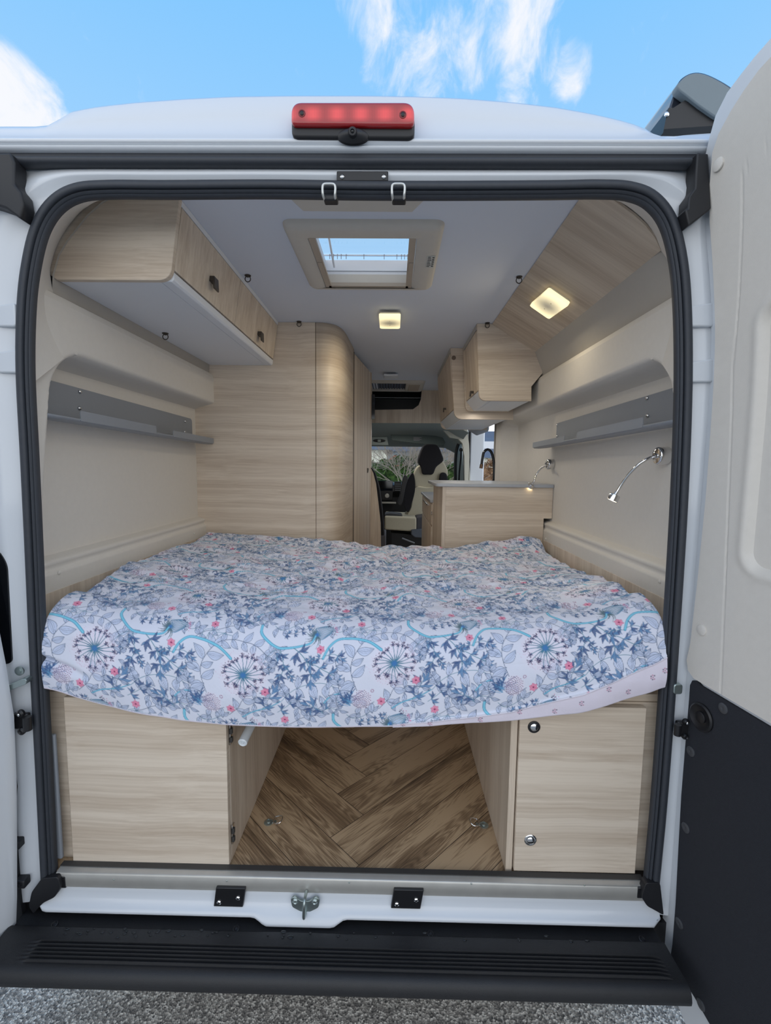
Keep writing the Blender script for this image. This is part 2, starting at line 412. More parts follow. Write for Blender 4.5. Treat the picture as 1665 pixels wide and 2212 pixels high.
# white frame sheet outside the seal
rows = []
nS = len(SP)
outer = []
for p in SP:
    if p.z > 2.24 or (abs(p.x) < .70 and p.z > 2.2): outer.append(None)
    else: outer.append('side')
rng_o = []
for i, p in enumerate(SP):
    sgn = -1 if p.x < 0 else 1
    # blend from the side (x = 1.0) to the header (z = 2.365) round the corner
    t = float(sstep(2.20, 2.30, p.z))
    ang = 0
    ox = sgn*1.0*(1-t)+(p.x*1.13)*t; oz = p.z*(1-t)+2.385*t
    oz = min(oz, 2.385)
    o_ = Vector((ox, 0, oz)); r = []
    wob = .0
    zz_ = p.z
    for a, yy in ((0, .004), (.06, .001), (.28, -.004), (.34, -.011), (.42, -.013), (.55, -.006), (.68, .004), (1, .006)):
        r.append(tuple(p.lerp(o_, a)+Vector((0, yy, 0))))
    rng_o.append(r)
b = grid(rng_o); orient(b, (0, -1, 0))
obj('door_frame', b, 'white_paint', parent=van, smooth=True, recalc=False, ang=70)
# pressed steps and weld marks in the pillars
for sgn, pts in ((1, [(1512, 700), (1512, 820)]), (-1, [(8, 700), (12, 800)])):
    for (px, py) in pts:
        p = P(px, py, y=-.012)
        b = bmesh.new()
        prof = rounded([(p.x-.032, p.z-.006), (p.x+.032, p.z-.006), (p.x+.032, p.z+.05), (p.x-.032, p.z+.04)], .008)
        prism(prof, 'y', -.0145, .0, b)
        obj('pillar_pressing', b, 'white_paint', parent=van, bevel=.004, seg=3)
# black lamp aperture on the left pillar
b = prism(rounded([(-.96, 1.13), (-.889, 1.14), (-.885, 1.40), (-.90, 1.432), (-.96, 1.44)], [0, .012, .02, .012, 0]), 'y', -.016, 0)
obj('lamp_aperture', b, 'screen', parent=van, label='black lamp opening')
# corner rubbers
b = prism([(v.x, v.z) for v in (P(a, c, y=-.035) for a, c in ((-75, 338), (30, 335), (38, 356), (38, 403), (52, 420), (57, 447), (50, 477), (20, 455), (-75, 425)))], 'y', -.045, -.006)
tag(obj('corner_rubber', b, 'rubber2', bevel=.005, seg=3), 'black rubber corner piece at the top left of the door frame', 'rubber corner')
b = prism([(v.x, v.z) for v in (P(a, c, y=-.035) for a, c in ((1524, 338), (1500, 335), (1497, 372), (1495, 412), (1482, 430), (1480, 455), (1474, 458), (1482, 492), (1508, 473), (1530, 455)))], 'y', -.045, -.006)
tag(obj('corner_rubber', b, 'rubber2', bevel=.005, seg=3), 'black rubber corner piece at the top right beside the open white door', 'rubber corner')
# upper gutter seal
b = prism([(.0, 2.352), (-.014, 2.350), (-.020, 2.343), (-.019, 2.336), (-.026, 2.333), (-.030, 2.326), (-.026, 2.319), (-.012, 2.317), (0, 2.319)], 'x', -.94, .795)
for v in b.verts: v.co.z = 2.350+(v.co.z-2.317)*1.0
tag(obj('gutter_seal', b, 'rubber', smooth=True, ang=60), 'long black weather strip across the top under the white roof edge', 'seal')
# sill
def sill_rows():
    out = []
    for x in np.linspace(-.864, .828, 150):
        n = float(sstep(-.27, -.225, x)*(1-sstep(-.055, -.015, x)))
        dz = -.013*n; dy = -.012*n
        e = float(sstep(-.835, -.864, x)+sstep(.805, .828, x))*.012
        out.append([(x, .03, .515), (x, .0, .512), (x, -.005, .505), (x, -.008, .490), (x, -.0105, .474), (x, -.017, .462), (x, -.0245+dy*.4+e*.5, .458+dz*.3+e*.3), (x, -.030+dy+e, .453+dz+e), (x, -.031+dy+e, .447+dz+e), (x, -.026+dy+e, .442+dz+e), (x, -.005, .438+dz), (x, .03, .43)])
    return out
b = grid(sill_rows()); orient(b, (0, -1, 0))
obj('sill', b, 'white_paint', parent=van, smooth=True, recalc=False, ang=60)
obj('sill_backing', (lambda bm: (box(bm, (-.95, .0, .40), (-.862, .04, .60)), box(bm, (-.9, .0, .35), (.9, .03, .43)), bm)[-1])(bmesh.new()), 'black', parent=van)
# outer sides
for sgn in (-1, 1):
    prof = [(.985, .35), (1.02, .60), (1.035, 1.0), (1.03, 1.5), (1.00, 2.0), (.965, 2.3), (.95, 2.42)]
    yy = [.0, .5, 1.2, 2.42, 3.80, 4.4]
    rows = [[(sgn*x, y, z) for y in yy] for x, z in prof]
    b = grid(rows, skip=(lambda i, j: j == 3 and 0 < i < 5) if sgn > 0 else None); orient(b, (sgn, 0, 0))
    obj('side_panel', b, 'white_paint', parent=van, smooth=True, recalc=False)
# underfloor
obj('underfloor', boxm((-.9, .03, .36), (.9, 4.3, FL-.021)), 'black', parent=van)

# threshold strip (stainless)
th = thing('threshold_strip', 'stainless steel threshold strip along the floor edge at the rear opening', 'threshold', (0, 0, .5))
b = prism([(-.010, .545), (-.002, .5475), (.014, .5485), (.014, .541), (-.003, .540), (-.006, .535), (-.006, .503), (-.010, .502), (-.012, .506), (-.012, .541)], 'x', -.812, .79)
obj('strip', b, 'steel', parent=th, bevel=.0015)
obj('floor_lip', boxm((-.812, .006, .5487), (.79, .022, .5512)), 'gasket', parent=th, label='dark edge trim')
for px in (246, 490, 754, 1018, 1262):
    p = P(px, 1900+(px-246)*.012, y=-.0125)
    obj('rivet', lathe([(.0022, 0), (.0022, .0008), (.001, .0016)], p, (0, -1, 0), n=10), 'zinc', parent=th, smooth=True)
obj('end_block', boxm((-.816, -.013, .50), (-.785, .0, .536)), 'black', parent=th, bevel=.003, label='black end block')
obj('end_block', boxm((.765, -.013, .512), (.794, .0, .545)), 'black', parent=th, bevel=.003, label='black end block')
# strikers
def plate(cpx, label):
    p = P(*cpx, y=-.01)
    t = thing('door_stop_plate', label, 'plate', (p.x, -.012, p.z-.02), group='black stop plates on the sill')
    w = .040
    b = prism([(p.x-w+.008, p.z+.034), (p.x+w+.008, p.z+.034), (p.x+w, p.z-.022), (p.x-w, p.z-.022)], 'y', -.020, -.008)
    obj('plate', b, 'black', parent=t, bevel=.002)
    obj('screw', lathe([(.006, 0), (.006, .002), (.0035, .004), (.0015, .0035)], (p.x-w*.6, -.020, p.z-.008), (0, -1, 0), n=14), 'chrome', parent=t, smooth=True)
    obj('screw', lathe([(.006, 0), (.006, .002), (.0035, .004), (.0015, .0035)], (p.x+w*.7, -.020, p.z+.006), (0, -1, 0), n=14), 'chrome', parent=t, smooth=True)
plate((495, 1936), 'black screwed plate on the sill left of the central striker')
plate((876, 1940), 'black screwed plate on the sill right of the central striker')
p = P(660, 1950, y=-.016)
t = thing('latch_striker', 'zinc heart-shaped latch striker in the middle of the white sill', 'latch', (p.x, -.02, p.z-.02))
b = prism(rounded([(p.x-.040, p.z+.016), (p.x-.028, p.z+.024), (p.x-.012, p.z+.010), (p.x+.012, p.z+.010), (p.x+.028, p.z+.024), (p.x+.040, p.z+.016), (p.x+.036, p.z-.008), (p.x, p.z-.028), (p.x-.036, p.z-.008)], .006, 3), 'y', -.022, -.016)
obj('base_plate', b, 'zinc', parent=t, bevel=.001)
for s in (-1, 1): obj('bolt', lathe([(.008, 0), (.008, .003), (.005, .006), (.003, .004)], (p.x+s*.026, -.022, p.z+.012), (0, -1, 0), n=16), 'zinc', parent=t, smooth=True)
obj('loop', tube(spline([(p.x, -.022, p.z-.022), (p.x, -.042, p.z-.018), (p.x+.001, -.046, p.z+.005), (p.x+.002, -.042, p.z+.030), (p.x+.002, -.014, p.z+.032)], 6), .0042), 'zinc', parent=t, smooth=True)
# top strikers
for px, lb in ((712, 'pale steel latch loop at the left of the black seal above the ceiling pod'), (860, 'pale steel latch loop at the right of the black seal above the ceiling pod')):
    p = P(px, 418, y=-.03)
    t = thing('latch_loop', lb, 'latch', (p.x, -.03, p.z-.012), group='top latch loops')
    b = tube(spline([(p.x-.010, -.012, p.z-.012), (p.x-.0135, -.040, p.z-.011), (p.x-.0145, -.043, p.z+.006), (p.x-.011, -.043, p.z+.0125), (p.x, -.043, p.z+.0135), (p.x+.011, -.043, p.z+.0125), (p.x+.0145, -.043, p.z+.006), (p.x+.0135, -.040, p.z-.011), (p.x+.012, -.012, p.z-.012)], 6), .0028)
    obj('loop', b, mat('pale_steel', (200,202,200), .35, metal=.6), parent=t, smooth=True)
    obj('socket', boxm((p.x-.014, -.034, p.z-.016), (p.x+.018, -.010, p.z-.004)), 'rubber2', parent=t, bevel=.003)
# black plate in the header channel
p0 = P(727, 369, y=-.018); p1 = P(838, 391, y=-.018)
t = thing('header_plate', 'small black plate with two screws under the top weather strip', 'plate', (0, -.01, p1.z))
obj('plate', boxm((p0.x, -.018, p1.z), (p1.x, -.006, p0.z)), 'black', parent=t, bevel=.002)
for px in (739, 829):
    p = P(px, 382, y=-.018)
    obj('screw', lathe([(.0048, 0), (.0048, .002), (.003, .0035), (.0012, .002)], (p.x, -.018, p.z), (0, -1, 0), n=12), 'chrome', parent=t, smooth=True)

# bumper step
def bumper_rows():
    out = []
    for x in np.linspace(-.905, .815, 120):
        a = float(sstep(.80, .77, abs(x+.012))) if False else float(1-sstep(.775, .80, abs(x+.012)))
        r = [(x, .0, .425), (x, -.033, .426), (x, -.040, .4265), (x, -.055, .4275), (x, -.059, .4365), (x, -.062, .438), (x, -.080, .438), (x, -.092, .438)]
        for k in range(6):
            y0 = -.096-k*.0095
            r += [(x, y0, .438), (x, y0-.0025, .438+.0055*a), (x, y0-.0045, .438+.0055*a), (x, y0-.006, .438)]
        r += [(x, -.156, .439), (x, -.164, .437), (x, -.171, .432), (x, -.1755, .424), (x, -.178, .412), (x, -.177, .403), (x, -.172, .396), (x, -.10, .33), (x, .1, .33)]
        out.append(r)
    return out
b = grid(bumper_rows()); orient(b, (0, -.5, 1))
t = thing('rear_bumper', 'black textured plastic bumper step with long ribs along the bottom', 'bumper', (0, -.1, .33))
obj('step', b, 'plastic', parent=t, smooth=True, recalc=False, ang=50)
for px, py in ((118, 1988), (510, 1993), (930, 2003), (1388, 2007)):
    p = P(px, py, y=-.045)
    obj('screw', lathe([(.0085, 0), (.0085, .003), (.006, .004), (.004, .001)], (p.x, -.045, .4265), (0, -.3, 1), n=18), 'rubber2', parent=t, smooth=True)
# left wing
for sgn in ():
    rows = [[(sgn*x, y, z) for x, y, z in ((.80, -.035, z0), (.812, -.05, z0), (.83, -.055-(.46-z0)*.6, z0), (.90, -.05-(.46-z0)*.6, z0), (.97, -.02, z0))] for z0 in (.43, .45, .47)]
    b = grid(rows); orient(b, (0, -1, 0)); o = obj('wing', b, 'plastic', parent=t, smooth=True, recalc=False)
# raindrops on the step
dm, nt, bb = newmat('water'); bb.inputs['Base Color'].default_value = (.01, .012, .014, 1); bb.inputs['Roughness'].default_value = .04
b = bmesh.new(); rr = random.Random(3)
for k in range(46):
    px = rr.choice([rr.uniform(90, 440), rr.uniform(90, 440), rr.uniform(440, 900), rr.uniform(900, 1300)])
    py = rr.uniform(2003, 2022)+px*.012
    p = P(px, py, z=.438)
    r_ = rr.uniform(.002, .005)
    mtx = Matrix.Translation((p.x, max(p.y, -.088), .4385)) @ Matrix.Diagonal((r_*rr.uniform(1, 1.8), r_*rr.uniform(.6, 1), .0012, 1))
    bmesh.ops.create_icosphere(b, subdivisions=2, radius=1, matrix=mtx)
o = obj('raindrops', b, dm, smooth=True); tag(o, 'scattered dark raindrops on the top of the black bumper step', 'water drops'); o['kind'] = 'stuff'
# lower seal boots
for sgn, pts in ((-1, [(92, 1895), (127, 1892), (133, 1915), (120, 1936), (95, 1948), (74, 1972), (64, 1955), (70, 1925)]), (1, [(1393, 1905), (1424, 1905), (1432, 1975), (1415, 1965), (1396, 1955), (1384, 1936)])):
    poly = [(v.x, v.z) for v in (P(a, c, y=-.02) for a, c in pts)]
    b = prism(rounded(poly, .008, 3), 'y', -.024, -.002)
    tag(obj('seal_boot', b, 'rubber2', bevel=.006, seg=3), 'black rubber boot at the %s foot of the door seal' % ('left' if sgn < 0 else 'right'), 'rubber boot')

# ================================================================== brake light
t = thing('brake_light', 'red high-level brake light bar with small reversing camera on white roof edge', 'brake light', (0, -.03, 2.395))
x0, x1 = -.1435, .1335
prof = rounded([(x0, 2.395), (x1, 2.393), (x1, 2.455), (x0, 2.455)], [.016, .016, .03, .03], 6)
obj('housing', prism(prof, 'y', -.044, -.012), 'black', parent=t, bevel=.006, seg=3)
m, nt, bb = newmat('red_lens')
bb.inputs['Roughness'].default_value = .08; bb.inputs['Coat Weight'].default_value = .6
tc = N(nt, 'ShaderNodeTexCoord'); sx = N(nt, 'ShaderNodeSeparateXYZ'); nt.links.new(tc.outputs['Object'], sx.inputs[0])
wv = N(nt, 'ShaderNodeMath', operation='MULTIPLY'); wv.inputs[1].default_value = 118.0; nt.links.new(sx.outputs[0], wv.inputs[0])
sn = N(nt, 'ShaderNodeMath', operation='SINE'); nt.links.new(wv.outputs[0], sn.inputs[0])
w2 = N(nt, 'ShaderNodeMath', operation='MULTIPLY'); w2.inputs[1].default_value = 1700.0; nt.links.new(sx.outputs[0], w2.inputs[0])
s2 = N(nt, 'ShaderNodeMath', operation='SINE'); nt.links.new(w2.outputs[0], s2.inputs[0])
mm = N(nt, 'ShaderNodeMath', operation='MULTIPLY_ADD'); mm.inputs[1].default_value = .3; nt.links.new(s2.outputs[0], mm.inputs[0]); nt.links.new(sn.outputs[0], mm.inputs[2])
zz1 = N(nt, 'ShaderNodeMapRange'); zz1.inputs['From Min'].default_value = .024; zz1.inputs['From Max'].default_value = .036; nt.links.new(sx.outputs[2], zz1.inputs[0])
zz2 = N(nt, 'ShaderNodeMapRange'); zz2.inputs['From Min'].default_value = .062; zz2.inputs['From Max'].default_value = .048; nt.links.new(sx.outputs[2], zz2.inputs[0])
zm = N(nt, 'ShaderNodeMath', operation='MULTIPLY'); nt.links.new(zz1.outputs[0], zm.inputs[0]); nt.links.new(zz2.outputs[0], zm.inputs[1])
mr = N(nt, 'ShaderNodeMapRange'); mr.inputs['From Min'].default_value = -1.6; mr.inputs['From Max'].default_value = 1.3; nt.links.new(mm.outputs[0], mr.inputs[0])
zk = N(nt, 'ShaderNodeMath', operation='MULTIPLY'); nt.links.new(mr.outputs[0], zk.inputs[0]); nt.links.new(zm.outputs[0], zk.inputs[1])
mx = N(nt, 'ShaderNodeMix', data_type='RGBA'); mx.inputs[6].default_value = (*lin((150,22,26)), 1); mx.inputs[7].default_value = (*lin((250,74,74)), 1)
nt.links.new(zk.outputs[0], mx.inputs[0]); nt.links.new(mx.outputs[2], bb.inputs['Base Color'])
M['lens'] = m
prof = rounded([(x0+.001, 2.4145), (x1-.001, 2.4125), (x1-.002, 2.463), (x0+.002, 2.463)], [.014, .014, .030, .030], 8)
b = prism(prof, 'y', -.054, -.012)
obj('lens', b, 'lens', parent=t, bevel=.007, seg=4, label='red ribbed lens')
for px, py in ((652, 245), (870, 248)):
    p = P(px, py, y=-.054)
    s_ = obj('screw_recess', lathe([(.0078, -.001), (.0078, .0009), (.0055, .0012), (.005, -.001)], (p.x, -.054, p.z), (0, -1, 0), n=20), mat('dark_red', (110,20,24), .3), parent=t, smooth=True)
    obj('screw', lathe([(.0045, 0), (.0045, .0015), (.002, .0028)], (p.x, -.054, p.z), (0, -1, 0), n=12), 'black', parent=s_, smooth=True)
p = P(762, 291, y=-.05)
cb = obj('camera_housing', lathe([(.036, 0), (.034, .006), (.024, .012), (.014, .015), (.011, .0165)], (p.x, -.040, p.z+.001), (0, -1, -.1), n=28), 'rubber2', parent=t, smooth=True)
for v in cb.data.vertices:
    v.co.z = (p.z-2.395)+(v.co.z-(p.z-2.395))*.42
obj('camera', lathe([(.0105, 0), (.0100, .012), (.0080, .015), (.0045, .0155), (.0042, .013)], (p.x, -.048, p.z+.002), (0, -1, -.2), n=24), 'rubber2', parent=t, smooth=True)
obj('camera_lens', lathe([(.0035, 0), (.0025, .001), (.0005, .0014)], (p.x, -.0618, p.z-.0005), (0, -1, -.2), n=16), 'screen', parent=t, smooth=True)

# ================================================================== awning cassette on the right roof edge
aw = thing('awning', 'dark grey awning cassette on the right roof edge behind the open door', 'awning', (.86, .1, 2.5))
pr = [(v.x, v.z) for v in (P(a, c, y=.1) for a, c in ((1463, 188), (1474, 170), (1492, 159), (1515, 158), (1545, 170), (1580, 192), (1600, 215), (1590, 245), (1560, 258), (1520, 235), (1485, 208)))]
obj('end_cap', prism([tuple(v)[:2] for v in spline([Vector((*p_, 0)) for p_ in pr], 4, closed=True)], 'y', .1, .125), 'capgrey', parent=aw, bevel=.003, label='grey rounded end cap')
pr2 = [(v.x, v.z) for v in (P(a, c, y=.125) for a, c in ((1461, 188), (1472, 169), (1492, 157), (1516, 156), (1547, 168), (1583, 190), (1603, 214), (1592, 250), (1570, 272), (1430, 285), (1436, 262)))]
obj('case', prism([tuple(v)[:2] for v in spline([Vector((*p_, 0)) for p_ in pr2[:8]], 4)]+pr2[8:], 'y', .125, 3.4), 'awning', parent=aw, bevel=.004, label='glossy dark case')
pr3 = [(v.x, v.z) for v in (P(a, c, y=.118) for a, c in ((1428, 292), (1434, 262), (1440, 238), (1447, 240), (1475, 222), (1540, 255), (1560, 275), (1430, 284)))]
obj('bracket', prism(pr3, 'y', .11, .20), 'black', parent=aw, bevel=.002)
p = P(1439, 248, y=.108); obj('bolt', lathe([(.006, 0), (.006, .003), (.003, .005)], p, (0, -1, 0), n=12), 'chrome', parent=aw, smooth=True)
# ================================================================== REAR DOORS
DP0 = Vector((.862, -.03, 0)); DD = Vector((.167, -1, 0)).normalized(); DN = Vector((-DD.y, DD.x, 0))   # DN points away from the opening
def lean(z): return .085*float(np.clip((z-1.75)/.68, 0, 1.25))**2
def dxyz(d, z, off): return DP0+DD*d+DN*(off-lean(z))+Vector((0, 0, z))
def dpt(px, py, off=0):
    r = ray(px, py); L = 0
    for _ in range(12):
        q_ = DP0+DN*(off-L); t = DN.dot(q_-CAM)/DN.dot(r); w = CAM+r*t; L = lean(w.z)
    return (DD.dot(w-DP0), w.z)
def dslab(poly, o0, o1, hfun=None, du=.04, dz=.05, bm=None, back=True):
    bm = bm or bmesh.new(); t = bmesh.new()
    f = t.faces.new([t.verts.new((a, 0, c)) for a, c in poly])
    a0 = min(p[0] for p in poly); a1 = max(p[0] for p in poly); c0 = min(p[1] for p in poly); c1 = max(p[1] for p in poly)
    def cut(co, no): bmesh.ops.bisect_plane(t, geom=t.verts[:]+t.edges[:]+t.faces[:], plane_co=co, plane_no=no)
    for a in (du if hasattr(du, '__len__') else np.arange(a0+du, a1, du)): cut((float(a), 0, 0), (1, 0, 0))
    for c in (dz if hasattr(dz, '__len__') else np.arange(c0+dz, c1, dz)): cut((0, 0, float(c)), (0, 0, 1))
    if back:
        ret = bmesh.ops.extrude_face_region(t, geom=t.faces[:])
        nv = [g for g in ret['geom'] if isinstance(g, bmesh.types.BMVert)]
        nvs = set(nv)
    else: nvs = set()
    for v in t.verts:
        a, c = v.co.x, v.co.z
        off = o1 if v in nvs else o0+(hfun(a, c) if hfun else 0)
        v.co = dxyz(a, c, off)
    tmp = bpy.data.meshes.new('tmp'); t.to_mesh(tmp); t.free(); bm.from_mesh(tmp); bpy.data.meshes.remove(tmp)
    return bm
dR = bpy.data.objects.new('door_2', None); link(dR); dR.location = (.862, -.03, .28); dR['kind'] = 'structure'; dR['label'] = 'right rear door of the van, swung open, beige above and black below'
# white shell outline
edge = [dpt(*q_) for q_ in ((1665, 82), (1630, 122), (1600, 160), (1570, 200), (1545, 250), (1531, 300), (1521, 345), (1520, 420), (1525, 520), (1535, 640), (1535, 760), (1528, 900), (1515, 1080), (1500, 1240), (1486, 1400), (1473, 1500), (1464, 1600), (1450, 1750), (1438, 1900), (1430, 1990), (1430, 2050), (1438, 2100), (1455, 2150), (1480, 2212))]
last = edge[-1]
poly = [(.74, edge[0][1]+.03), (.50, edge[0][1]+.035), (.30, edge[0][1]+.02)]+edge+[(last[0]+.06, last[1]-.02), (.78, .24), (.78, 2.3)]
def hsh(a, c): return .026 if (a > .06 and 1.16 < c < 2.12) else 0
b = dslab(poly, 0, .055, hsh, du=[.055, .0601, .1, .2, .3, .5, .65], dz=sorted(list(np.arange(.3, 2.6, .07))+[1.155, 1.1605, 2.1195, 2.125]))
obj('door_shell', b, 'white_paint', parent=dR, smooth=True, bevel=.006, seg=3, ang=50)
# beige upper trim panel
ep = [dpt(*q_, off=-.010) for q_ in ((1665, 125), (1640, 152), (1608, 196), (1580, 240), (1553, 290), (1540, 330), (1534, 400), (1534, 480), (1543, 620), (1546, 720), (1538, 900), (1525, 1080), (1508, 1250), (1492, 1390), (1484, 1425), (1487, 1448), (1500, 1466), (1665, 1562))]
s_l = (ep[-1][1]-ep[-2][1])/(ep[-1][0]-ep[-2][0])
poly = [(.72, ep[0][1]+.02), (.4, ep[0][1]+.03)]+ep+[(.72, ep[-1][1]+s_l*.3*(.72-ep[-1][0]))]
cr0 = dpt(1605, 400, -.01); cr1 = dpt(1583, 800, -.01); cr2 = dpt(1560, 1440, -.01); crt = dpt(1613, 360, -.01); crt2 = dpt(1665, 305, -.01)
rb = dpt(1606, 1150, -.01)[0]; rz0 = dpt(1640, 1245, -.01)[1]; rz1 = dpt(1640, 655, -.01)[1]
def hfun(a, c):
    # step line along the panel
    if c < cr1[1]: lx = cr2[0]+(cr1[0]-cr2[0])*(c-cr2[1])/(cr1[1]-cr2[1])
    else: lx = cr1[0]+(cr0[0]-cr1[0])*(c-cr1[1])/(cr0[1]-cr1[1])
    ln = lx
    if c > crt[1]: ln = crt[0]+(crt2[0]-crt[0])*(c-crt[1])/max(.001, crt2[1]-crt[1])
    s = a-ln
    h = .0022*math.exp(-(s/.0018)**2)
    # window recess with rounded corners
    dx = a-rb; dz_ = min(c-rz0, rz1-c); r = .05
    if dx < r and dz_ < r: d = r-math.hypot(r-dx, r-dz_)
    else: d = min(dx, dz_)
    h += .024*float(sstep(.002, .030, d))-.003*float(math.exp(-((d+.002)/.010)**2))
    return h
us = sorted(set(np.round(np.concatenate([np.arange(-.05, .22, .0022), np.arange(.24, .72, .04)]), 4)))
zs_ = sorted(set(np.round(np.concatenate([np.arange(1.12, 1.40, .03), np.arange(1.40, 1.56, .006), np.arange(1.56, 1.95, .025), np.arange(1.95, 2.08, .006), np.arange(2.08, 2.6, .012)]), 4)))
b = dslab(poly, -.012, .001, hfun, du=us, dz=zs_)
up = obj('upper_panel', b, 'lining', parent=dR, smooth=True, ang=50, label='beige moulded upper panel')
# window pane
w0 = dpt(1650, 1080, .006)[0]
b = dslab(rounded([(w0+.01, rz0+.04), (.66, rz0+.04), (.66, rz1-.05), (w0-.012, rz1-.19)], .04), .0075, .0125, du=.2, dz=.2)
obj('door_window', b, 'screen', parent=dR, label='dark window glass')
for px, py in ((1551, 355), (1515, 1361)):
    a, c = dpt(px, py, -.013); pp = dxyz(a, c, -.0115)
    obj('cap', lathe([(.0135, 0), (.0135, .003), (.010, .0045), (.0001, .005)], pp, -DN, n=24), 'lining', parent=up, smooth=True)
# black lower board
ep = [dpt(*q_, off=-.006) for q_ in ((1665, 1572), (1515, 1482), (1505, 1471), (1495, 1470), (1490, 1480), (1488, 1510), (1479, 1620), (1471, 1720), (1465, 1830), (1459, 1950), (1452, 2040), (1449, 2060), (1452, 2078), (1500, 2155), (1530, 2208), (1550, 2240))]
poly = ep+[(.72, ep[-1][1]-.12), (.72, ep[0][1]+s_l*.3*(.72-ep[0][0]))]
b = dslab(poly, -.006, .001, du=.1, dz=.1)
lp = obj('lower_board', b, 'darkboard', parent=dR, smooth=True, label='black textile-faced lower board')
a, c = dpt(1516, 1549, -.006)
obj('round_pull', lathe([(.034, 0), (.034, .004), (.030, .007), (.026, .005), (.017, .0005), (.014, .001), (.014, .006), (.0125, .007), (.0001, .007)], dxyz(a, c, -.006), -DN, n=36), 'black', parent=lp, smooth=True)
for px, py in ((1562, 1530), (1492, 1623), (1481, 1788), (1467, 1994), (1514, 2170)):
    a, c = dpt(px, py, -.006)
    obj('push_stud', lathe([(.0125, 0), (.0125, .0015), (.010, .0028), (.003, .003), (.0015, .002)], dxyz(a, c, -.006), -DN, n=20), mat('stud_grey', (66,68,72), .5), parent=lp, smooth=True)
# left door (only its hinge edge shows)
dL = bpy.data.objects.new('door_1', None); link(dL); dL.location = (-.90, -.04, .28); dL['kind'] = 'structure'; dL['label'] = 'white edge of the open left rear door'
e = [(v.y*0+v.x, v.z) for v in (P(a, c, y=-.06) for a, c in ((2, 1440), (20, 1555), (26, 1700), (27, 1850), (27, 1950), (25, 2010), (18, 2060), (0, 2110), (-30, 2180)))]
b = bmesh.new()
rows = []
for i, (x, z) in enumerate(e):
    rows.append([(x-.02, -.04, z), (x, -.045, z), (x+.0, -.06, z), (x-.01, -.075, z), (x-.02, -.11, z), (x-.10, -.5, z), (x-.16, -.75, z), (x-.22, -.75, z), (x-.09, -.12, z), (x-.06, -.04, z)])
ztop = [(e[0][0]-.03, 1.6), (e[0][0]-.05, 2.0), (e[0][0]-.05, 2.35)]
for x, z in ztop: rows.insert(0, [(x-.045, -.04, z), (x-.025, -.045, z), (x-.025, -.06, z), (x-.035, -.075, z), (x-.045, -.11, z), (x-.12, -.5, z), (x-.18, -.75, z), (x-.24, -.75, z), (x-.11, -.12, z), (x-.08, -.04, z)])
grid(rows, b); orient(b, (1, 0, 0))
obj('door_shell', b, 'white_paint', parent=dL, smooth=True, recalc=False, ang=60)
# hinges and checks on the pillars
def hinge(sgn, pos, label, s=1.0):
    p = Vector(pos); t = thing('hinge_bracket', label, 'hinge', p, group=None)
    b = boxm((p.x-.020*s, p.y-.010, p.z-.022*s), (p.x+.020*s, p.y+.004, p.z+.022*s)); obj('leaf', b, 'black', parent=t, bevel=.005, seg=3)
    obj('knuckle', cyl((p.x-sgn*0-.024*s*(-sgn)*-1, p.y-.016, p.z-.018*s), (0, 0, 1), .010*s, .036*s), 'black', parent=t, smooth=True)
    for dz in (-.024, .024): obj('bolt', lathe([(.010*s, 0), (.010*s, .006), (.006*s, .010), (.003, .008)], (p.x+.004*s, p.y-.008, p.z+dz*s), (0, -1, 0), n=16), 'black', parent=t, smooth=True)
    obj('bolt_head', lathe([(.004, 0), (.004, .003), (.002, .004)], (p.x+.004*s, p.y-.017, p.z+.024*s), (0, -1, 0), n=10), 'chrome', parent=t, smooth=True)
    return t
p = P(50, 1555, y=-.02); ht = hinge(-1, (p.x, -.02, p.z), 'black bolted door hinge on the left white pillar')
obj('arm', tube(spline([(p.x-.03, -.035, p.z+.008), (p.x-.045, -.045, p.z-.02), (p.x-.03, -.05, p.z-.06), (p.x-.038, -.05, p.z-.10), (p.x-.055, -.05, p.z-.14)], 6), [.009]*25, n=10), 'rubber2', parent=ht, smooth=True)
p = P(1457, 1570, y=-.02); hinge(1, (p.x+.018, -.018, p.z), 'black door hinge half hidden between the right pillar and the open door', .8)
p = P(40, 1480, y=-.03)
t = thing('door_check', 'zinc door check strap on the left pillar above the black hinge', 'door check', (p.x, -.03, p.z))
obj('strap', prism(rounded([(p.x-.045, p.z-.028), (p.x-.02, p.z-.012), (p.x+.028, p.z+.008), (p.x+.030, p.z+.020), (p.x+.02, p.z+.022), (p.x-.03, p.z-.002), (p.x-.05, p.z-.012)], .004, 3), 'y', -.040, -.016), 'zinc', parent=t, bevel=.002)
obj('tab', lathe([(.012, 0), (.012, .003), (.006, .0035), (.006, .006), (.001, .006)], (p.x-.002, -.020, p.z+.034), (0, -1, 0), n=20), 'zinc', parent=t, smooth=True)
p = P(1462, 1487, y=-.02)
tag(obj('door_check', prism(rounded([(p.x-.010, p.z-.014), (p.x+.012, p.z-.014), (p.x+.012, p.z+.012), (p.x-.010, p.z+.012)], .007), 'y', -.024, -.008), 'zinc', bevel=.002), 'small zinc door check plate beside the right edge of the black seal', 'door check')
for i, (px, py, lb) in enumerate(((34, 1823, 'black rubber buffer low on the left pillar'), (47, 1906, 'black rubber buffer at the foot of the left pillar, lowest one'))):
    p = P(px, py, y=-.025)
    t = thing('rubber_buffer', lb, 'buffer', (p.x, -.02, p.z), group='rubber buffers on the left pillar')
    obj('block', boxm((p.x-.014, -.034, p.z-.012), (p.x+.014, -.010, p.z+.012)), 'rubber2', parent=t, bevel=.004, seg=3)
    obj('bolt', lathe([(.0055, 0), (.0055, .003), (.002, .004)], (p.x, -.034, p.z), (0, -1, 0), n=12), 'black', parent=t, smooth=True)
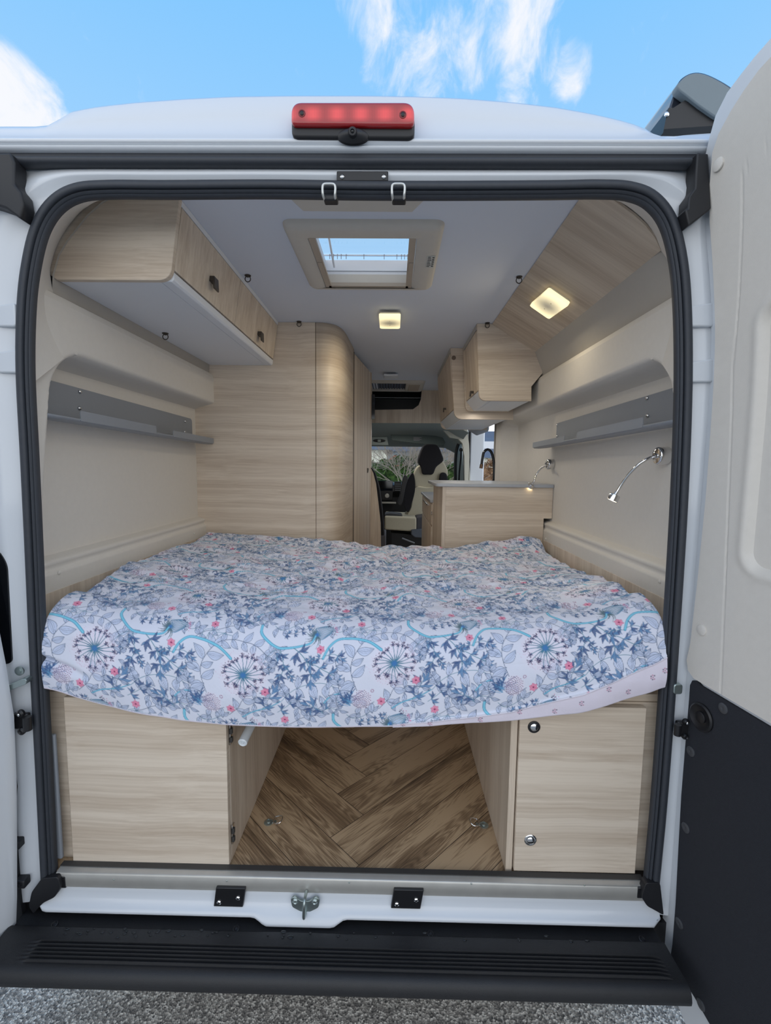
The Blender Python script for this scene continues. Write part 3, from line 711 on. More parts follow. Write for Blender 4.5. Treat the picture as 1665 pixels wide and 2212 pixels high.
# black gap piece running down beside the left door
b = bmesh.new(); rows = []
for px, py, w in ((40, 1400, .012), (34, 1440, .016), (20, 1480, .01), (30, 1650, .008), (36, 1700, .010), (30, 1780, .006), (38, 1860, .008), (44, 1930, .010), (52, 1985, .014), (30, 2080, .02)):
    p = P(px, py, y=-.015); rows.append([(p.x-w-.03, -.010, p.z), (p.x-w*.3, -.018, p.z), (p.x, -.018, p.z), (p.x+.002, -.006, p.z)])
rows = rows[2:]
grid(rows, b); orient(b, (0, -1, 0)); obj('side_seal', b, 'rubber2', parent=van, smooth=True, recalc=False, label='black side seal strip')

# ================================================================== BED
# duvet pattern, painted as surface colour of the cloth (half-drop repeat)
TW, TH2, RES = 390, 250, 2.0      # mm, mm, samples per mm
cw, ch = int(TW*RES), int(2*TH2*RES)
base = np.array(lin((216, 219, 233)))
can = np.ones((ch, cw, 3))*base
def blend(mask, x0, y0, col):
    h, w = mask.shape
    iy = (np.arange(y0, y0+h)) % ch; ix = (np.arange(x0, x0+w)) % cw
    sub = can[np.ix_(iy, ix)]
    can[np.ix_(iy, ix)] = sub*(1-mask[..., None])+np.array(col)*mask[..., None]
def both(f):
    def g(*a, **k):
        f(0, 0, *a, **k); f(TW/2, TH2, *a, **k)
    return g
def _seg(ox, oy, pts, w, col, alpha=1.0):
    pts = [(x+ox, y+oy) for x, y in pts]; ws = [q*1.3 for q in w] if hasattr(w, '__len__') else [w*1.3]*len(pts)
    m_ = max(ws)+1.5
    x0 = int((min(p[0] for p in pts)-m_)*RES); x1 = int((max(p[0] for p in pts)+m_)*RES)+1
    y0 = int((min(p[1] for p in pts)-m_)*RES); y1 = int((max(p[1] for p in pts)+m_)*RES)+1
    Xg, Yg = np.meshgrid(np.arange(x0, x1)/RES, np.arange(y0, y1)/RES)
    cov = np.zeros_like(Xg)
    for (a, b_), (c, d), wa, wb in zip(pts, pts[1:], ws, ws[1:]):
        vx, vy = c-a, d-b_; L = vx*vx+vy*vy+1e-9
        t = np.clip(((Xg-a)*vx+(Yg-b_)*vy)/L, 0, 1)
        dist = np.hypot(Xg-a-t*vx, Yg-b_-t*vy)
        cov = np.maximum(cov, np.clip((wa+(wb-wa)*t)/2-dist+.35, 0, 1))
    blend(cov*alpha, x0, y0, lin(col))
line = both(_seg)
def _poly(ox, oy, pts, col, alpha=1.0):
    pts = [(x+ox, y+oy) for x, y in pts]
    x0 = int((min(p[0] for p in pts)-1)*RES); x1 = int((max(p[0] for p in pts)+1)*RES)+1
    y0 = int((min(p[1] for p in pts)-1)*RES); y1 = int((max(p[1] for p in pts)+1)*RES)+1
    Xg, Yg = np.meshgrid(np.arange(x0, x1)/RES, np.arange(y0, y1)/RES)
    ins = np.zeros(Xg.shape, bool)
    for (a, b_), (c, d) in zip(pts, pts[1:]+pts[:1]):
        cond = ((b_ > Yg) != (d > Yg)) & (Xg < (c-a)*(Yg-b_)/((d-b_) if d != b_ else 1e-9)+a)
        ins ^= cond
    blend(ins*alpha, x0, y0, lin(col))
polyf = both(_poly)
def _blob(ox, oy, x, y, rx, col, alpha=1.0, soft=.3):
    x += ox; y += oy; m_ = rx+soft*2+1
    x0 = int((x-m_)*RES); x1 = int((x+m_)*RES)+1; y0 = int((y-m_)*RES); y1 = int((y+m_)*RES)+1
    Xg, Yg = np.meshgrid(np.arange(x0, x1)/RES, np.arange(y0, y1)/RES)
    d = np.hypot(Xg-x, Yg-y); blend(np.clip((rx-d)/(soft*2)+.5, 0, 1)*alpha, x0, y0, lin(col))
dot = both(_blob)
TEAL=(88,138,158); CYAN=(104,186,214); NAVY=(66,92,138); SLATE=(82,100,128); PLUM=(84,66,98); PINK=(226,152,178); BLUE=(62,118,184); PALE=(196,206,230); GREEN=(84,112,124); INK=(92,108,130)
pr_ = random.Random(5)
def T_(zx, zy): return ((zx-615)*.255, (zy-630)*.255)
def curve(pts, n=8): return [(v.x, v.y) for v in spline([Vector((*p, 0)) for p in pts], n)]
def leaf(x, y, ang, L, W, fill=PALE, edge=SLATE, veins=2, ew=1.05, lobes=0):
    ca, sa = math.cos(ang), math.sin(ang); up_, dn_ = [], []
    for i in range(15):
        t = i/14; hw = W*math.sin(pi*t**.85)*(1-.15*t)
        bend = .10*L*math.sin(pi*t)
        if lobes: hw *= (1+.55*math.sin(t*lobes*2*pi))*.85 if 0 < i < 14 else 1
        for s, lst in ((1, up_), (-1, dn_)):
            u, v = L*t, s*hw+bend
            lst.append((x+u*ca-v*sa, y+u*sa+v*ca))
    out = up_+dn_[::-1]
    polyf(out, fill, .9)
    line(out+out[:1], ew, edge, 1.0)
    mid = [(x+L*t*ca-.10*L*math.sin(pi*t)*sa, y+L*t*sa+.10*L*math.sin(pi*t)*ca) for t in (0, .25, .5, .75, .95)]
    if veins >= 1: line(mid, .9, edge, .9)
    if veins >= 2:
        for s in (-.4, .4):
            line([(x+L*t*ca-(s*W*math.sin(pi*t)+.10*L*math.sin(pi*t))*sa, y+L*t*sa+(s*W*math.sin(pi*t)+.10*L*math.sin(pi*t))*ca) for t in (.15, .35, .6, .85)], .65, edge, .8)
def navyleaf(x, y, ang, L):
    """three-lobed dark leaf"""
    for da, k in ((-.75, .62), (.75, .62), (0, 1.0)):
        leaf(x+(.25*L*math.cos(ang) if da else 0), y+(.25*L*math.sin(ang) if da else 0), ang+da, L*k, L*k*.15, fill=NAVY if pr_.random() < .5 else (92,134,176), edge=(52,70,110), veins=0, ew=.6)
    line([(x, y), (x+L*.9*math.cos(ang), y+L*.9*math.sin(ang))], .6, (120,158,190), .8)
def branch(pts, kind, n, L0, W0, colr=SLATE, w=1.3, side=0, endleaf=True, a0=.9):
    c = curve(pts, 10); m = len(c); line(c, w, colr)
    for k in range(n):
        i = int((k+.6)/n*(m-2)); i = max(1, i); x, y = c[i]; t = math.atan2(c[i+1][1]-c[i-1][1], c[i+1][0]-c[i-1][0])
        sides = (1, -1) if side == 0 else (side,)
        for s in (sides if kind != 'alt' else ((1,) if k % 2 else (-1,))):
            g = L0*(.85+.3*pr_.random()); a = t+s*(a0+.25*pr_.random())
            if kind in ('leaf', 'alt'): leaf(x, y, a, g, W0*g/L0)
            else: navyleaf(x, y, a, g)
    if endleaf:
        t = math.atan2(c[-1][1]-c[-3][1], c[-1][0]-c[-3][0])
        (leaf(*c[-1], t, L0, W0) if kind in ('leaf', 'alt') else navyleaf(*c[-1], t, L0))
# pale outline-leaf branches
branch([T_(240, 870), T_(190, 740), T_(175, 650), T_(190, 560), T_(240, 470), T_(300, 390)], 'alt', 7, 40, 10.5)
branch([T_(465, 1080), T_(560, 980), T_(600, 900), T_(640, 850)], 'leaf', 2, 38, 10)
branch([T_(1000, 930), T_(1100, 840), T_(1230, 785), T_(1400, 770), T_(1530, 810), T_(1650, 900)], 'leaf', 5, 38, 10.5, colr=TEAL, a0=1.1)
branch([T_(340, 350), T_(430, 310), T_(540, 295), T_(660, 315), T_(760, 370), T_(870, 480)], 'leaf', 5, 30, 8.5)
branch([T_(100, 330), T_(190, 260), T_(330, 210), T_(450, 150), T_(600, 130)], 'leaf', 4, 26, 7)
branch([T_(1050, 880), T_(1000, 790), T_(930, 740)], 'leaf', 3, 20, 5)
branch([T_(1330, 40), T_(1420, 60), T_(1520, 40), T_(1600, 60)], 'leaf', 3, 24, 6)
# long loose outline leaves
for k in range(4):
    a = T_(160+k*55, 330-k*8); b_ = T_(260+k*70, 215+k*15); line(curve([a, ((a[0]+b_[0])/2-8, (a[1]+b_[1])/2-6), b_]), 1.2, TEAL)
branch([T_(60, 480), T_(20, 560), T_(40, 660), T_(0, 740)], 'alt', 5, 30, 8)
branch([T_(900, 150), T_(960, 200), T_(1040, 190), T_(1150, 120)], 'leaf', 3, 24, 6, colr=TEAL)
branch([T_(1180, 20), T_(1090, 60), T_(1000, 60), T_(930, -20)], 'alt', 5, 26, 7)
branch([T_(430, 40), T_(500, 80), T_(600, 60), T_(680, 0)], 'alt', 5, 26, 7)
branch([T_(760, 560), T_(830, 480), T_(900, 420), T_(960, 400)], 'alt', 4, 24, 6, colr=TEAL)
branch([T_(1440, 220), T_(1560, 260), T_(1640, 230)], 'leaf', 2, 24, 6, colr=TEAL)
# umbel
ux, uy = 0, 0
dot(0, 0, 58, (236,222,236), .4, 12)
for k in range(260):
    a = pr_.uniform(0, 2*pi); r = pr_.gauss(50, 8); dot(r*math.cos(a), r*math.sin(a)*.95, .65, (206,150,184), .7)
for k in range(22):
    a = 2*pi*k/22+pr_.uniform(-.08, .08); r = pr_.choice([34, 41, 48, 50]); x, y = r*math.cos(a), r*math.sin(a)*.95
    line(curve([(0, 0), (x*.5-2*math.sin(a), y*.5+2*math.cos(a)), (x, y)], 5), [2.3]*5+[1.5]*6, (70,124,148))
    for j in range(9):
        b_ = a+pr_.uniform(-1.5, 1.5); rr_ = pr_.uniform(4, 10.5); ex, ey = x+rr_*math.cos(b_), y+rr_*math.sin(b_)
        line([(x, y), (ex, ey)], .55, PLUM, .8); dot(ex, ey, 1.05, PLUM)
    for j in range(5):
        b_ = 2*pi*j/5+a; line([(x, y), (x+4.2*math.cos(b_), y+4.2*math.sin(b_))], 1.8, (58,62,104))
dot(0, 0, 7, BLUE, .8, 3)
# thistle
tx_, ty_ = T_(1340, 280); ha = -.45
dot(tx_+32*math.cos(ha), ty_+32*math.sin(ha), 15, (214,224,236), .5, 4)
for k in range(17):
    s = -1+2*k/16; tip = ha+s*.62
    ctrl = (tx_+20*math.cos(ha+s*1.25), ty_+20*math.sin(ha+s*1.25))
    end = (tx_+(46-7*abs(s))*math.cos(tip*.6+ha*.4), ty_+(46-7*abs(s))*math.sin(tip*.6+ha*.4))
    line(curve([(tx_, ty_), ctrl, end]), 1.3, GREEN if k % 2 else (96,150,190))
for k in range(16):
    a = ha+pi+(-1.7+3.4*k/15); L = pr_.uniform(20, 34)
    line(curve([(tx_, ty_), (tx_+L*.6*math.cos(a), ty_+L*.6*math.sin(a)), (tx_+L*math.cos(a+.35), ty_+L*math.sin(a+.35)+3)]), [2.2]*8+[1.6]*4+[.8]*5, GREEN)
dot(tx_, ty_, 5, BLUE, .9, 2)
for k in range(60):
    a = ha+pr_.uniform(-.55, .55); r = pr_.uniform(38, 56); x, y = tx_+r*math.cos(a), ty_+r*math.sin(a)
    dot(x, y, pr_.uniform(.8, 1.5), (58,60,98) if r < 49 else (196,120,160), .95)
# cyan stems
def stem(pts, w0, w1):
    c = curve([T_(*p) for p in pts], 9); n = len(c); ws = [w0+(w1-w0)*i/(n-1) for i in range(n)]
    line(c, [w+1.1 for w in ws], (70,128,164)); line(c, ws, CYAN); line(c, [w*.35 for w in ws], (150,212,230), .8)
stem([(765, 120), (770, 220), (860, 320), (960, 385), (1060, 395), (1180, 388), (1290, 360), (1330, 290)], 5.2, 3.2)
stem([(1420, 525), (1480, 415), (1570, 345), (1690, 345), (1790, 362), (1900, 400), (2010, 485)], 4.0, 5.2)
stem([(-110, 1000), (-40, 920), (60, 890), (120, 960)], 2.2, 1.6)
stem([(600, 1085), (700, 1030), (860, 990), (990, 930)], 2.2, 1.4)
# navy sprays
branch([T_(1120, 400), T_(1190, 460), T_(1250, 540), T_(1290, 640), T_(1300, 720)], 'navy', 3, 32, 5, colr=TEAL, w=1.8)
branch([T_(1250, 545), T_(1350, 590), T_(1430, 640), T_(1540, 700)], 'navy', 3, 27, 5, colr=TEAL, w=1.6)
branch([T_(980, 400), T_(1010, 500), T_(1020, 600), T_(980, 690)], 'navy', 3, 24, 4, colr=TEAL, w=1.6, a0=.6)
branch([T_(980, 420), T_(940, 510), T_(880, 600)], 'navy', 3, 16, 4, colr=TEAL, w=1.2, a0=.7)
branch([T_(1020, 560), T_(1070, 620), T_(1100, 690)], 'navy', 3, 16, 4, colr=TEAL, w=1.2, a0=.7)
branch([T_(800, 1010), T_(850, 930), T_(900, 850)], 'navy', 2, 33, 5, colr=TEAL)
branch([T_(960, 1050), T_(1040, 1000), T_(1130, 930)], 'navy', 2, 26, 5, colr=TEAL)
branch([T_(1430, 1100), T_(1380, 1040), T_(1280, 1000)], 'navy', 2, 31, 5, colr=TEAL)
branch([T_(1420, 525), T_(1340, 520), T_(1280, 525)], 'navy', 2, 14, 4, colr=TEAL)
branch([T_(1440, 500), T_(1530, 490), T_(1600, 530)], 'navy', 2, 20, 4, colr=TEAL)
branch([T_(1000, 240), T_(1100, 250), T_(1200, 220), T_(1260, 180)], 'navy', 4, 15, 4, colr=SLATE)
branch([T_(640, 100), T_(720, 60), T_(830, 90)], 'leaf', 3, 24, 5, colr=TEAL)
branch([T_(700, 900), T_(760, 870), T_(900, 900)], 'leaf', 2, 22, 5)
branch([T_(880, 640), T_(870, 560), T_(900, 500)], 'leaf', 3, 20, 5)
branch([T_(1180, 900), T_(1150, 980), T_(1200, 1040)], 'leaf', 2, 26, 6)
branch([T_(60, 1050), T_(30, 960), T_(60, 860), T_(40, 760)], 'leaf', 4, 26, 7)
# spiky blue sprig beside the berries
sx_, sy_ = T_(165, 1010)
for k in range(22):
    a = -pi/2+pr_.uniform(-1.5, 1.1); L = pr_.uniform(18, 44); x, y = sx_+pr_.uniform(-4, 4), sy_+pr_.uniform(-8, 4)
    c = curve([(x, y), (x+L*.5*math.cos(a), y+L*.5*math.sin(a)), (x+L*math.cos(a+.2), y+L*math.sin(a+.2))], 5)
    line(c, 1.3, (92,150,190)); 
    for j in (4, 6, 8): navy_a = a+pr_.choice([-.5, .5]); line([c[j], (c[j][0]+7*math.cos(navy_a), c[j][1]+7*math.sin(navy_a))], 1.9, NAVY)
# berry heads
def berries(cx, cy, r, n):
    dot(cx, cy, r+2, (230,216,232), .35, 4)
    for k in range(n):
        a = k*2.39996; rr_ = r*math.sqrt((k+.5)/n); x, y = cx+rr_*math.cos(a), cy+rr_*math.sin(a)*1.05
        dot(x+1, y+.9, .8, (206,140,172), .8); dot(x, y, 1.0, PLUM)
bx_, by_ = T_(290, 965); berries(bx_, by_, 24, 85)
bx_, by_ = T_(395, 885)
for j in range(7): dot(bx_+3.6*math.cos(j*.9), by_+3.6*math.sin(j*.9), 1.2, (150,90,130))
# pink five-petal flowers
def pink(zx, zy, r=11.5, sq=1.0):
    x, y = T_(zx, zy)
    for j in range(6):
        a = 2*pi*j/6+.3
        leaf(x, y, a, r, r*.42, fill=(232,150,178), edge=(196,96,134), veins=1, ew=.7)
    dot(x, y, 2.3, (140,44,92))
for q_ in ((1392, 435), (835, 822), (265, 160), (1250, 22)): pink(*q_)
can = np.clip(can, 0, 1)
def pattern(u_mm, v_mm):
    xi = (u_mm*RES) % cw; yi = (v_mm*RES) % ch
    x0 = np.floor(xi).astype(int) % cw; y0 = np.floor(yi).astype(int) % ch; fx = (xi-np.floor(xi))[..., None]; fy = (yi-np.floor(yi))[..., None]
    x1 = (x0+1) % cw; y1 = (y0+1) % ch
    return (can[y0, x0]*(1-fx)*(1-fy)+can[y0, x1]*fx*(1-fy)+can[y1, x0]*(1-fx)*fy+can[y1, x1]*fx*fy)

def vnoise(x, y, seed, scale):
    r_ = np.random.default_rng(seed); g = r_.random((64, 64)); x = x*scale; y = y*scale
    x0 = np.floor(x).astype(int); y0 = np.floor(y).astype(int); fx = x-x0; fy = y-y0; fx = fx*fx*(3-2*fx); fy = fy*fy*(3-2*fy)
    g_ = lambda a, b_: g[b_ % 64, a % 64]
    return (g_(x0, y0)*(1-fx)+g_(x0+1, y0)*fx)*(1-fy)+(g_(x0, y0+1)*(1-fx)+g_(x0+1, y0+1)*fx)*fy-.5
# cloth shape
NU = 900; NB = 250; NF = 250; NR = 14
U = np.linspace(-1, 1, NU)
hx = np.array([-.82, -.81, -.765, -.70, -.57, -.45, -.324, -.18, -.03, .08, .287, .408, .588, .704, .76, .80])
hz = np.array([1.085, 1.077, 1.068, 1.045, 1.012, .994, .982, .980, .982, .988, 1.002, 1.014, 1.040, 1.084, 1.100, 1.118])
yb = np.linspace(0, 1, NB)**1.0
Yt = 1.225-(1.225-.13)*yb                     # top rows from the back to the front edge
def ztop(x, y):
    xs_ = np.array([-.87, -.6, -.25, .08, .37, .6, .79, .87]); ys_ = np.array([.0, .12, .2, .4, .62, .9, 1.05, 1.2])
    tab = np.array([
        [1.268, 1.245, 1.232, 1.222, 1.225, 1.235, 1.285, 1.300],
        [1.300, 1.268, 1.255, 1.240, 1.240, 1.262, 1.312, 1.322],
        [1.308, 1.275, 1.262, 1.245, 1.245, 1.270, 1.318, 1.322],
        [1.305, 1.285, 1.268, 1.255, 1.250, 1.262, 1.285, 1.288],
        [1.300, 1.285, 1.272, 1.262, 1.255, 1.255, 1.262, 1.262],
        [1.298, 1.290, 1.275, 1.262, 1.255, 1.252, 1.245, 1.240],
        [1.303, 1.290, 1.275, 1.258, 1.250, 1.258, 1.255, 1.240],
        [1.305, 1.298, 1.280, 1.252, 1.250, 1.282, 1.316, 1.290]])
    fx = np.interp(x, xs_, np.arange(8)); fy = np.interp(y, ys_, np.arange(8))
    i = np.minimum(np.floor(fx).astype(int), 6); j = np.minimum(np.floor(fy).astype(int), 6); a = fx-i; b_ = fy-j
    a = a*a*(3-2*a); b_ = b_*b_*(3-2*b_)
    return (tab[j, i]*(1-a)+tab[j, i+1]*a)*(1-b_)+(tab[j+1, i]*(1-a)+tab[j+1, i+1]*a)*b_
PX = np.zeros((NB+NF+NR, NU)); PY = PX.copy(); PZ = PX.copy()
half = np.where(Yt > .13, .868, .82)
for i in range(NB):
    hw_ = .803+.072*float(sstep(.11, .50, Yt[i]))
    cxo = -.008*(1-float(sstep(.11, .50, Yt[i])))
    PX[i] = cxo+U*hw_; PY[i] = Yt[i]; PZ[i] = ztop(PX[i], np.full(NU, Yt[i]))-.055*sstep(.962, 1.0, np.abs(U))
xf = -.008+U*.803
zb = np.interp(xf, hx, hz)
kk = np.ones(25)/25; zb = np.convolve(np.pad(zb, 12, mode='edge'), kk, 'valid')
z0 = ztop(PX[NB-1], np.full(NU, .13))
# quarter ellipse from (y .13, z0) to (y .0, z0-.075), then down to the hem
nq = 110
for k in range(NF):
    t = (k+1)/NF
    q_ = min(1.0, (k+1)/nq); bl = float(sstep(0, .25, q_))
    xk = PX[NB-1]*(1-bl)+xf*bl
    if k < nq:
        a = q_*pi/2; y_ = .13-.135*math.sin(a); z_ = z0-.085*(1-math.cos(a))
        PY[NB+k] = y_; PZ[NB+k] = z_
    else:
        s = (k+1-nq)/(NF-nq)
        PZ[NB+k] = (z0-.085)*(1-s)+zb*s; PY[NB+k] = -.005-.012*math.sin(pi*s*.8)+.004*s
    PX[NB+k] = xk
for k in range(NR):
    a = (k+1)/NR*pi; r_ = .010
    PX[NB+NF+k] = xf; PY[NB+NF+k] = PY[NB+NF-1]+r_*(1-math.cos(a)); PZ[NB+NF+k] = zb-r_*math.sin(a)+.012*(k+1)/NR*(k+1)/NR
# folds
nf = .020*vnoise(PX, PY+3, 1, 7)+.012*vnoise(PX*1.0, PY*1.6+9, 2, 15)+.006*vnoise(PX, PY*1.8, 3, 36)
fmask = np.zeros((NB+NF+NR, 1)); fmask[:NB, 0] = np.clip((Yt-.10)/.25, .25, 1); fmask[NB:NB+nq, 0] = .25*(1-np.arange(nq)/nq)
ripple = .006*np.sin(PX*52+6*vnoise(PX, PY, 8, 5)*2)*sstep(.2, .5, PY)*np.clip(1-abs(PX-.05)/.6, 0, 1)
PZ += (nf+ripple)*fmask
PZ[:NB] -= .0
# back hem drops a little behind
drop = sstep(1.195, 1.225, PY)*.05; PZ -= drop*(np.arange(NB+NF+NR)[:, None] < NB)
# front face soft waves
fw_ = np.zeros((NB+NF+NR, 1)); fw_[NB:, 0] = 1
PY -= fw_*(.010*(vnoise(PX, PZ*1.4, 4, 6)+.5)*np.clip((PZ < 1.2)*1.0, 0, 1)*sstep(1.2, 1.12, PZ)+.004*vnoise(PX, PZ, 5, 20))
# diagonal tuck at the left corner and lifted flap on the right
tk = np.exp(-((PZ-(1.15-.35*(PX+.81)))/.010)**2)*sstep(-.66, -.76, PX); PY += fw_*tk*.014
# flap: strip of the reverse cloth above the hem, right half
flap_x = np.array([-.9, -.10, .08, .287, .408, .60, .79, .9]); flap_h = np.array([0, 0, .003, .012, .022, .050, .072, .075])
FH = np.interp(PX, flap_x, flap_h)
is_f = (fw_ > 0) & (PZ < (np.interp(PX, hx, hz)+FH))
ridge = np.exp(-((PZ-(np.interp(PX, hx, hz)+FH+.003))/.004)**2)*(FH > .004)
PY -= fw_*(is_f*.004*(FH > .004)+ridge*.004)
# pattern coordinates (mm): arc length down the cloth; the print follows the hem's sag
dy = np.diff(PY, axis=0); dz = np.diff(PZ, axis=0)
sref = np.zeros_like(PX)
smooth_len = np.sqrt(np.gradient(PY, axis=0)**2+np.gradient(np.vstack([np.tile(PZ[:1]*0, (1, 1)), np.diff(PZ, axis=0)*0]) if False else PZ, axis=0)**2)
sref = np.cumsum(smooth_len, axis=0); sref -= sref[NB+nq-1:NB+nq]          # 0 where the front face starts
umz = np.interp(PX[NB+NF-1], [-.80, -.679, -.285, .115, .49, .80], [1.195, 1.181, 1.118, 1.155, 1.199, 1.235])
s_umb = (PZ[NB+nq-1]-umz)                                               # length below the roundover where umbels sit
Vm = (sref-s_umb[None, :])*1000
Um = (PX+.285)*1000+10*vnoise(PX, PY, 12, 4)*(1-fw_)+22*vnoise(PX, PY*2, 13, 11)*(1-fw_)*sstep(.2, .5, PY)
Vm = Vm+26*vnoise(PX, PY*2, 14, 9)*(1-fw_)*sstep(.15, .4, PY)
colr = pattern(Um, Vm)
rev = np.ones_like(colr)*np.array(lin((224, 217, 230)))
# sparse small sprigs on the reverse side
rr = random.Random(9)
sp_pts = [(x, rr.uniform(.2, .8)) for x in (.13, .20, .33, .43, .52, .585, .65, .70, .76, .79)]
for sx_, t in sp_pts:
    hz_ = np.interp(sx_, hx, hz); fh = np.interp(sx_, flap_x, flap_h)
    for j in range(7):
        ax_ = sx_+.0055*math.cos(j*.9)*(1 if j else 0); az = hz_+max(fh, .01)*t+.0055*math.sin(j*.9)*(1 if j else 0)
        mk = np.clip(1-np.hypot(PX-ax_, PZ-az)/.0028, 0, 1)[..., None]*1.3; mk = np.clip(mk, 0, 1)*fw_[..., None]
        rev = rev*(1-mk)+np.array(lin((92, 74, 104) if j % 2 else (190, 130, 160)))*mk
ff = ((is_f & (FH > .004)) | (np.arange(NB+NF+NR)[:, None] >= NB+NF))[..., None]
colr = np.where(ff, rev, colr)
# build the mesh
nr_ = NB+NF+NR
verts = np.stack([PX, PY, PZ-1.0], -1).reshape(-1, 3).astype(np.float32)
idx = np.arange(nr_*NU).reshape(nr_, NU)
quads = np.stack([idx[:-1, :-1], idx[1:, :-1], idx[1:, 1:], idx[:-1, 1:]], -1).reshape(-1, 4).astype(np.int32)
me = bpy.data.meshes.new('duvet')
me.vertices.add(len(verts)); me.vertices.foreach_set('co', verts.ravel())
me.loops.add(quads.size); me.loops.foreach_set('vertex_index', quads.ravel())
me.polygons.add(len(quads)); me.polygons.foreach_set('loop_start', np.arange(0, quads.size, 4, dtype=np.int32)); me.polygons.foreach_set('loop_total', np.full(len(quads), 4, dtype=np.int32))
me.update(calc_edges=True)
me.polygons.foreach_set('use_smooth', np.ones(len(quads), dtype=bool))
at = me.color_attributes.new('print', 'FLOAT_COLOR', 'POINT')
at.data.foreach_set('color', np.concatenate([colr.reshape(-1, 3), np.ones((nr_*NU, 1))], 1).astype(np.float32).ravel())
m, nt, bb = newmat('printed_cotton'); bb.inputs['Roughness'].default_value = .85; bb.inputs['Sheen Weight'].default_value = .15
a_ = N(nt, 'ShaderNodeAttribute', attribute_name='print'); nt.links.new(a_.outputs['Color'], bb.inputs['Base Color'])
tc = N(nt, 'ShaderNodeTexCoord'); nz = N(nt, 'ShaderNodeTexNoise'); nz.inputs['Scale'].default_value = 45; nz.inputs['Detail'].default_value = 4
nt.links.new(tc.outputs['Object'], nz.inputs['Vector']); bp = N(nt, 'ShaderNodeBump'); bp.inputs['Strength'].default_value = .35; bp.inputs['Distance'].default_value = .004
nt.links.new(nz.outputs['Fac'], bp.inputs['Height']); nt.links.new(bp.outputs[0], bb.inputs['Normal'])
me.materials.append(m)
duv = link(bpy.data.objects.new('duvet', me)); duv.location = (0, 0, 1.0)
tag(duv, 'white duvet printed with blue umbels, leaves and pink flowers spread over the bed', 'duvet')
tag(obj('mattress', boxm((-.86, .14, 1.06), (.86, 1.21, 1.185)), 'mattress', bevel=.03, seg=4), 'thin white mattress hidden beneath the flowered duvet', 'mattress')
# bed base: two cupboards + slat board
bb_ = thing('bed_base', 'pale oak board carrying the mattress across both cupboards', 'bed base', (0, .6, 1.02))
obj('board', boxm((-.885, .05, 1.035), (.885, 1.22, 1.055)), 'wood_x', parent=bb_)
obj('side_board', boxm((-.899, .035, 1.056), (-.884, 1.235, 1.288)), 'wood_z', parent=bb_); obj('side_board', boxm((.884, .035, 1.056), (.899, 1.245, 1.288)), 'wood_z', parent=bb_)
cl = thing('under_bed_cupboard', 'left pale oak cupboard under the bed with one large plain door', 'cupboard', (-.6, .6, FL), group='cupboards under the bed')
obj('side_panel', boxm((-.365, .048, FL+.001), (-.348, 1.22, 1.034)), 'wood_z', parent=cl, bevel=.001)
obj('face_frame', boxm((-.885, .045, FL+.001), (-.366, .060, 1.034)), 'wood_x', parent=cl)
d = obj('door', boxm((-.787, .022, FL+.006), (-.347, .040, 1.03)), 'wood_x', parent=cl, bevel=.0015)
for (z) in (.985, .70):
    p = P(507, 1785, x=-.348) if z < .8 else P(504, 1572, x=-.348)
    h = obj('hinge', boxm((-.348, .042, p.z-.028), (-.343, .058, p.z+.028)), 'chrome', parent=d, bevel=.001)
    obj('hinge_cup', boxm((-.346, .040, p.z-.020), (-.338, .050, p.z-.006)), 'gasket', parent=h, bevel=.001)
    obj('hinge_cup', boxm((-.346, .040, p.z+.004), (-.338, .050, p.z+.020)), 'gasket', parent=h, bevel=.001)
cr_ = thing('under_bed_cupboard', 'right pale oak cupboard under the bed with two round push locks', 'cupboard', (.62, .6, FL), group='cupboards under the bed')
obj('side_panel', boxm((.422, .03, FL+.001), (.440, 1.22, 1.034)), 'wood_z', parent=cr_, bevel=.001)
obj('face_frame', boxm((.441, .045, FL+.001), (.885, .060, 1.034)), 'wood_x', parent=cr_)
d = obj('door', boxm((.443, .022, FL+.012), (.776, .040, 1.03)), 'wood_x', parent=cr_, bevel=.0015)
for px, py in ((1153, 1570), (1145, 1814)):
    p = P(px, py, y=.022)
    k_ = obj('lock_ring', lathe([(.0165, 0), (.0165, .002), (.0145, .0035), (.0125, .0035), (.0118, .001), (.0001, .001)], p, (0, -1, 0), n=32), 'rubber2' if py < 1600 else 'chrome', parent=d, smooth=True)
    obj('push_button', lathe([(.0105, .0), (.0105, .004), (.008, .006), (.0001, .0062)], p, (0, -1, 0), n=28), 'chrome', parent=k_, smooth=True)
# grey rolled pole sticking out
p = P(525, 1602, y=.045); e_ = Vector((-.283, .34, p.z+.075))
pt = thing('support_pole', 'pale grey plastic pole poking out by the left cupboard door', 'pole', (p.x, .05, p.z))
dd_ = (e_-p).normalized(); sg = boxm((-.829, .015, FL+.02), (-.813, .026, .925)); tag(obj('door_strip', sg, 'greymetal', bevel=.004), 'narrow grey metal strip between the left seal and the left under-bed cupboard', 'strip')
obj('tube', tube([p, e_], .0125, n=20), 'whiteplastic', parent=pt, smooth=True)
obj('end_cap', lathe([(.0128, 0), (.0128, .004), (.010, .006), (.008, .004), (.0035, .0035), (.0035, .007), (.0001, .007)], p, -dd_, n=22), 'whiteplastic', parent=pt, smooth=True)
obj('wall_clip', boxm((.410, .50, 1.005), (.423, .52, 1.034)), 'whiteplastic', parent=pt, bevel=.002)
